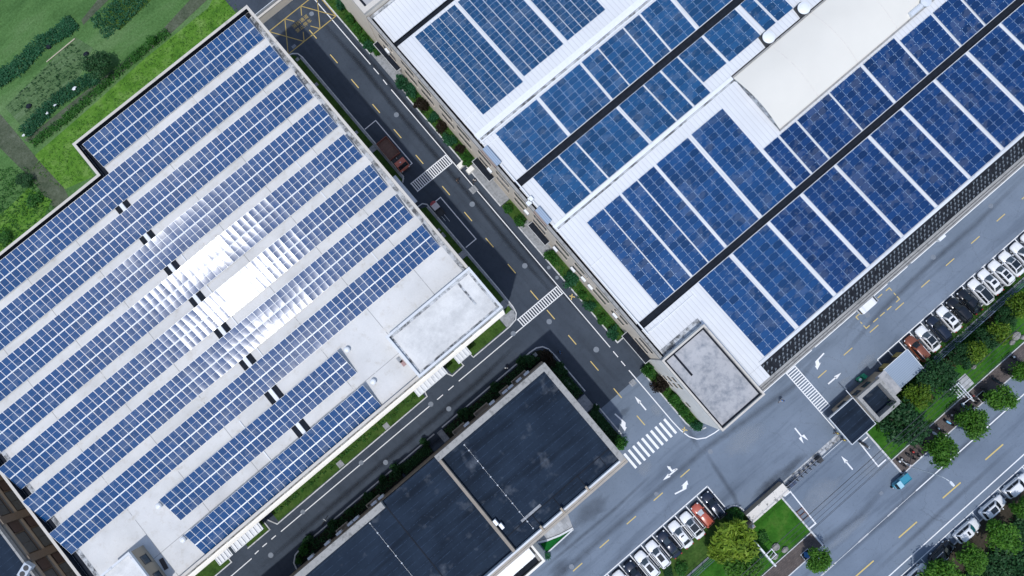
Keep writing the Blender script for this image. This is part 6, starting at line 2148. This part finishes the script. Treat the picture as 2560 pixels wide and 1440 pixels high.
GM = 'iron manhole covers'
for px, py, r, lab in (
    (991, 287, .42, 'round iron cover in the dark road above the truck bay'), (1180.5, 510.5, .45, 'round iron cover in the dark road below the upper ladder crossing'),
    (1312, 664.5, .44, 'round iron cover in the dark road above the lower ladder crossing'), (1373, 804, .44, 'round iron cover in the dark road below the lower ladder crossing'),
    (1283, 834, .42, 'round iron cover cut by the white line at the branch road mouth'), (1490.5, 874, .46, 'round iron cover near the last dark canopy'),
    (1372, 669, .30, 'upper small round cover in the kerbside strip'), (1392.5, 694, .30, 'lower small round cover in the kerbside strip'),
    (779, 34.5, .40, 'round iron cover inside the yellow box'), (1077, 1010.5, .42, 'round iron cover under the end of the white line on the branch road'),
    (1122, 1022, .40, 'round iron cover in the middle of the branch road'), (964, 1156, .40, 'round iron cover halfway along the branch road'),
    (903, 1157, .38, 'round cover crossed by the branch road white line'), (757, 1280, .38, 'round cover crossed by the lower branch road white line'),
    (677, 1388, .42, 'round iron cover at the lower end of the branch road'), (1776, 1129, .40, 'pale round cover in the yard by the curved white line'),
    (1641, 1235, .36, 'pale round cover beside a yellow dash in the lower yard'), (1429, 1417, .40, 'pale round cover beside the lowest yellow dash'),
    (2333, 643, .42, 'pale round cover in the upper yard lane'), (2477, 515, .40, 'pale round cover near the top of the upper yard lane'),
    (2168, 787, .46, 'round iron cover inside the dashed yellow box'), (1404, 893, .0, ''),
):
    if r:
        x, y = g(px, py)
        tag(MB().lathe([(r, 0), (r, .012), (r*.92, .013), (r*.9, .010), (.02, .011)], (x, y, Z_NEW), 20).build('manhole_cover', M['manh']), lab, 'manhole cover', GM)
for px, py, sx, sy, lab in ((735, 116, .75, .5, 'rectangular iron hatch at the corner of the yellow box'), (1184, 474, 1.2, 1.1, 'grey slatted slab lying on the white edge line'), (1582, 957, 1.0, .9, 'worn grey hatch beside the white edge line in the yard'),
                            (2203, 1233, .6, .5, 'small square drain grate in the gate road')):
    x, y = g(px, py)
    mb = MB()
    for k in range(3):
        mb.box(x-sx/2+k*sx/3, x-sx/2+(k+.9)*sx/3, y-sy/2, y+sy/2, .0, .03 if sx < 1.1 else .12)
    tag(mb.build('hatch_cover', M['manh'] if sx < .9 else M['slab']), lab, 'hatch')
for i, (px, py, s_, lab) in enumerate((
    (744, 149, .55, 'square concrete lid in the grass at the rounded kerb end'), (791.5, 212, .6, 'square concrete lid in the strip lawn below the yellow box'), (891, 332, .55, 'small concrete lid in the strip lawn above the truck'),
    (932, 373, 1.0, 'large square concrete lid in the strip lawn beside the truck'), (1097, 576, .55, 'small concrete lid in the strip lawn below the rickshaw'), (1106, 590, .9, 'square concrete lid in the strip lawn below the rickshaw'),
    (1157, 637, 1.1, 'large concrete lid reaching the kerb by the second white bay'), (1199, 704, .55, 'small concrete lid near the stair block'), (1259, 762, 1.2, 'yellowish concrete slab at the stair block corner'),
    (966, 1065, .9, 'pale concrete slab across the grass strip'), (851, 1160, 1.0, 'pale slab crossing the lower grass strip'), (1338, 887, .6, 'square lid under the shaded bushes at the rounded corner'),
    (1404, 938, .5, 'round edged lid in the shaded grass bed'), (1415, 952, .55, 'second lid in the shaded grass bed'), (1422, 960, .6, 'square lid in the shaded grass bed'))):
    x, y = g(px, py)
    tag(MB().box(x-s_/2, x+s_/2, y-s_/2, y+s_/2, -.02, .15).build('inspection_slab', M['slab']), lab, 'inspection cover', 'concrete covers in the lawns')

LP = thing('street_lamp', 'thin curved street lamp reaching over the main road', 'street lamp', (34.9, -53.75, .08))
b = Vector((34.9, -53.75, 0))
pts = [(34.9, -53.75, 0.05), (34.9, -53.75, 7.6), (34.92, -53.9, 8.4), (34.97, -54.2, 8.9), (35.05, -54.7, 9.15)]
mb = MB()
for p, q in zip(pts, pts[1:]):
    mb.tube(p, q, .07, .055, 8)
mb.build('pole', M['alum'], LP)
MB().loft([[(35.05-w_, y, 9.1), (35.05+w_, y, 9.1), (35.05+w_*.8, y, 9.25), (35.05-w_*.8, y, 9.25)] for y, w_ in ((-54.6, .1), (-54.75, .2), (-55.2, .22), (-55.5, .16))]).build('lamp_head', M['alum'], LP)
for i, (pa, pb, lab) in enumerate((((1700, 1480), (2560, 690), 'topmost thick dark power cable above the gate road'), ((1708, 1490), (2560, 712), 'second power cable above the gate road'),
                                   ((1730, 1490), (2560, 735), 'third power cable above the gate road'), ((1750, 1492), (2560, 752), 'paired power cable above the gate road, upper strand'),
                                   ((1756, 1492), (2560, 757), 'paired power cable above the gate road, lower strand'))):
    ya = (-45.15, -45.75, -46.35, -46.9, -47.05)[i]
    c_ = MB()
    prev = None
    for k in range(31):
        x = -30+150*k/30
        p = (x, ya, 9.0+.6*((x-45)/75)**2)
        if prev:
            c_.tube(prev, p, .045 if i == 0 else .025, n=5, cap=False)
        prev = p
    tag(c_.build('power_cable', M['cable']), lab, 'cable', 'cables over the gate road')


def fence(name, label, x0, x1, y, mat, hgt, step=2.4, slats=3):
    t = thing(name, label, 'fence', ((x0+x1)/2, y, .05))
    n_ = max(1, round(abs(x1-x0)/step))
    for k in range(n_+1):
        x = x0+(x1-x0)*k/n_
        MB().box(x-.05, x+.05, y-.05, y+.05, -.05, hgt+.08).build('post', mat, t)
    rl = MB()
    for s_ in range(slats):
        zz = .25+(hgt-.3)*s_/(slats-1)
        rl.box(x0, x1, y-.09, y-.055, zz-.05, zz+.05)
    rl.box(x0, x1, y-.12, y-.10, hgt-.02, hgt+.04)
    rl.build('rail', mat, t)
    br = MB()
    x = x0+.1
    while x < x1:
        br.box(x-.012, x+.012, y-.14, y-.121, .1, hgt+.02)
        x += .22
    br.build('bar_panel', mat, t)
    MB().box(x0, x1, y+.1, y+.34, -.05, .28).build('plinth', M['slab'], t)


BG, GG = plain('blue_grey_fence', (.17, .22, .31), .5, 0, .12, 2), plain('green_grey_fence', (.10, .19, .20), .5, 0, .12, 2)
fence('metal_fence', 'blue grey metal fence behind the upper parked cars', 46.4, 100, -44.05, BG, 1.7)
fence('metal_fence', 'green grey metal fence behind the lower parked cars', -40, 4.8, -44.1, GG, 1.7)
fence('metal_fence', 'short green grey fence piece joining the gate wall', 8.0, 10.2, -43.9, GG, 1.7)
MB_ = MB().box(9.3, 10.2, -44.4, -43.6, 0, 2.0)
t = thing('gate_post', 'grey gate post with a white lamp beside the short fence', 'post', (9.7, -44, 0))
MB_.build('pillar', M['tan'], t)
MB().lathe([(.12, 2.0), (.2, 2.15), (.05, 2.3)], (9.9, -44.0, 0), 12).build('lamp', M['white'], t)
SG = thing('sliding_gate', 'dark folded sliding gate standing on the pale track by the cream wall', 'gate', (21.5, -43.6, 0))
fr = MB()
for y in (-43.95, -43.35):
    fr.box(18.0, 24.6, y-.03, y+.03, 1.15, 1.22).box(18.0, 24.6, y-.03, y+.03, .15, .22)
fr.build('rail', plain('gate_rail', (.22, .25, .31), .5), SG)
for k in range(8):
    x = 18.2+k*.9
    MB().box(x-.04, x+.04, -43.94, -43.36, .05, 1.24).build('gate_frame', M['dark'], SG)
MB().box(24.3, 25.1, -44.0, -43.25, .05, 1.35).build('motor_box', M['dark'], SG)
MB().box(18.4, 19.6, -43.9, -43.4, .6, 1.2).build('gate_panel', plain('blue_dark_panel', (.03, .05, .10), .4), SG)
MB().box(24.9, 29.8, -44.1, -44.02, .02, .12).build('guide_rail', M['alum'], SG)
for px, py, m_, lab in ((2150, 949, M['greenp'], 'green bin with white rubbish bags beside the gatehouse'), (2161, 941, M['greenp'], 'closed green bin beside the gatehouse')):
    x, y = g(px, py, .9)
    t = thing('wheelie_bin', lab, 'bin', (x, y, 0), R(14), 'green bins by the gatehouse')
    MB().loft([[(-.24, -.28, .08), (.24, -.28, .08), (.24, .28, .08), (-.24, .28, .08)], [(-.32, -.36, .95), (.32, -.36, .95), (.32, .36, .95), (-.32, .36, .95)]]).build('body', m_, t, True)
    if 'closed' in lab:
        MB().loft([[(-.35, -.38, .953), (.35, -.38, .953), (.35, .38, .953), (-.35, .38, .953)], [(-.3, -.33, 1.05), (.3, -.33, 1.05), (.3, .33, 1.05), (-.3, .33, 1.05)]]).build('lid', m_, t, True)
    else:
        MB().blob((0, 0, 1.0), (.26, .22, .16), 4).build('rubbish_bag', M['white'], t, True)
    for s_ in (-.2, .2):
        MB().tube((-.3, s_-.04, .1), (-.3, s_+.04, .1), .1, n=10).build('wheel', M['rubber'], t, True)
bx = thing('storage_box', 'small blue box half under the lone street tree', 'box', (*g(2016, 1387, .5), .08), R(50))
MB().box(-.35, .35, -.25, .25, 0, .7).build('case', M['blue'], bx, True)
MB().box(-.37, .37, -.27, .27, .702, .78).build('lid', M['blue'], bx, True)
TP = MB()
x, y = g(2455, 985)
for (px, py, lab) in ((2456, 992, 'square kerbed tree pit with bare soil on the brown pavement'), (2017, 1388, 'square kerbed pit beside the lone street tree')):
    x, y = g(px, py)
    q_ = MB()
    i_ = ring(q_, R4(x-.75, x+.75, y-.75, y+.75), .08, .14, .09, 0)
    tp = q_.build('tree_pit', M['kerbm'])
    tag(tp, lab, 'tree pit', 'square tree pits')
    MB().sheet(i_, .095).build('soil', M['darkearth'], tp)
for px, py, r, lab in ((1939, 1367, .75, 'large boulder next to the white sign frame'), (1962, 1374, .62, 'pointed boulder on the open gate lawn'), (1937, 1391, .6, 'boulder below the sign frame'),
                       (2539, 840, .85, 'large flat boulder on the roadside lawn'), (2556, 843, .5, 'small boulder at the picture edge'), (2530, 856, .5, 'low boulder behind the flat one'), (2434, 917, .45, 'pale boulder below the yellow green crown'),
                       (1154, 416 - 0, .0, '')):
    if r:
        x, y = g(px, py, .2)
        tag(MB().blob((x, y, .25), (r, r*.78, .38), int(px), n=9, k=6).build('boulder', M['stone'], smooth=False), lab, 'boulder', 'lawn boulders')
for px, py, lab in ((1153, 412, 'left cream stone block under the bright green shrub'), (1176, 424, 'right cream stone block under the bright green shrub')):
    x, y = g(px, py, .3)
    tag(MB().loft([[(x-.75, y-.5, 0), (x+.7, y-.45, 0), (x+.65, y+.5, 0), (x-.7, y+.45, 0)], [(x-.65, y-.42, .5), (x+.6, y-.38, .55), (x+.55, y+.42, .5), (x-.6, y+.36, .52)]]).build('stone_block', M['cream2']), lab, 'stone block', 'cream stone blocks')
PF = thing('steel_pallet_frame', 'rusty open steel frame lying in the white bay by the gate lawn', 'frame', (*g(2007, 1286, .3), .0), R(-2))
mb = MB()
for yy in (-.75, 0, .75):
    mb.box(-.55, .55, yy-.05, yy+.05, .1, .22)
mb.box(-.6, -.5, -.85, .85, .22, .32).box(.5, .6, -.85, .85, .22, .32)
mb.build('bar', M['rust'], PF, True)
for c in ((-.5, -.75), (.5, -.75), (-.5, .75), (.5, .75)):
    MB().box(c[0]-.04, c[0]+.04, c[1]-.04, c[1]+.04, 0, .1).build('foot', M['rust'], PF, True)
PD = struct('paved_pad', MB().prism(R4(49.5, 51.6, -50.9, -48.85), -.02, .14), M['greypave'])
SF = thing('steel_sign_frame', 'white steel billboard frame seen from above on the roadside lawn', 'sign frame', (47.8, -48.8, .1))
fr = MB()
for i, yy in enumerate((-47.6, -48.2, -48.8, -49.4, -50.0)):
    fr.bar((47.9, yy, .3), (47.9, yy, 4.4), .10)
    fr.bar((47.9, yy, 3.6), (49.6, yy, .2), .09)
fr.build('upright', M['alum'], SF)
fr = MB()
for zz in (1.6, 2.6, 3.6, 4.4):
    fr.bar((47.82, -47.2, zz), (47.82, -50.4, zz), .09)
fr.build('crossbar', M['white'], SF)
fr = MB()
for yy in (-47.4, -49.0, -50.2):
    fr.bar((47.8, yy, 4.4), (46.4, yy, 4.2), .07)
    fr.lathe([(.12, 4.05), (.14, 4.2), (.03, 4.3)], (46.35, yy, 0), 8)
fr.build('spot_arm', M['alum'], SF)
SB_ = thing('billboard', 'narrow white billboard on posts at the left of the gate lawn', 'billboard', (8.5, -47.5, .1))
MB().box(8.35, 8.6, -50.2, -45.6, 1.2, 3.2).build('panel', M['alum'], SB_)
for yy in (-46.2, -48, -49.8):
    MB().box(8.42, 8.54, yy-.06, yy+.06, 0, 1.2).build('post', M['dark'], SB_)
fr = MB()
for yy in (-48.0, -48.5, -49.0):
    fr.bar((8.6, yy, 3.1), (9.8, yy, 3.0), .08)
fr.bar((9.7, -47.8, 3.0), (9.7, -49.2, 3.0), .1)
fr.build('spot_arm', M['white'], SB_)
for i, (px, py, lab) in enumerate(((404, 1263 + 203, ''),)):
    pass
mt = tag(MB().box(-50.2, -48.7, 6.55, 7.15, 15.8, 15.84).build('roof_mat', M['dark']), 'small dark mat lying on the concrete roof beside the stair hut', 'mat') if False else None
x, y = g(408, 1411, 15.85)
tag(MB().prism([(x-.35, y-.75), (x+.25, y-.85), (x+.5, y+.75), (x-.1, y+.85)], 15.79, 15.86).build('roof_mat', plain('brown_black_mat', (.06, .05, .05), .9)), 'dark mat lying on the concrete roof beside the stair hut', 'mat')
for px, py, c_, lab in ((1007, 907, M['pink'], 'pinkish board lying by the stair block'), (998, 899, M['slab'], 'grey board lying by the stair block')):
    x, y = g(px, py, 15.85)
    tag(MB().box(x-.25, x+.25, y-.5, y+.4, 15.79, 15.87).build('loose_board', c_ if c_ is M['slab'] else plain('faded_red_board', (.34, .22, .21), .9)), lab, 'board')
for px, py, lab in ((123, 117, 'black plastic heap at the edge of the crop rows'), (73, 266, 'small black plastic heap on the crop plot'), (216, 136, 'black plastic heap beside the lone field tree')):
    x, y = g(px, py)
    tag(MB().blob((x, y, .1), (.55, .42, .3), int(px)).build('plastic_heap', M['gutter']), lab, 'heap', 'black heaps in the field')
for px, py, r, lab in ((188, 222, .8, 'largest white plastic scrap in the vegetable rows'), (140, 264, .5, 'white plastic scrap in the middle of the vegetable rows'), (120, 284, .5, 'small white plastic scrap lower in the vegetable rows'), (61, 339, .6, 'white plastic scrap at the end of the vegetable rows')):
    x, y = g(px, py, .4)
    rn = random.Random(px)
    tag(MB().add([(x, y, .75)]+[(x+r*.6*rn.uniform(.5, 1)*math.cos(i*.9), y+r*.5*rn.uniform(.4, .8)*math.sin(i*.9), rn.uniform(.5, .8)) for i in range(7)], [(0, 1+i, 1+(i+1) % 7) for i in range(7)]).build('plastic_scrap', M['white']), lab, 'plastic sheet', 'white scraps in the field')
tag(MB().tube((*g(117, 155), .05), (*g(188, 97), .08), .09, n=6).build('bamboo_pole', plain('pale_bamboo', (.48, .42, .32), .8)), 'long pale pole lying along the crop plot', 'pole')
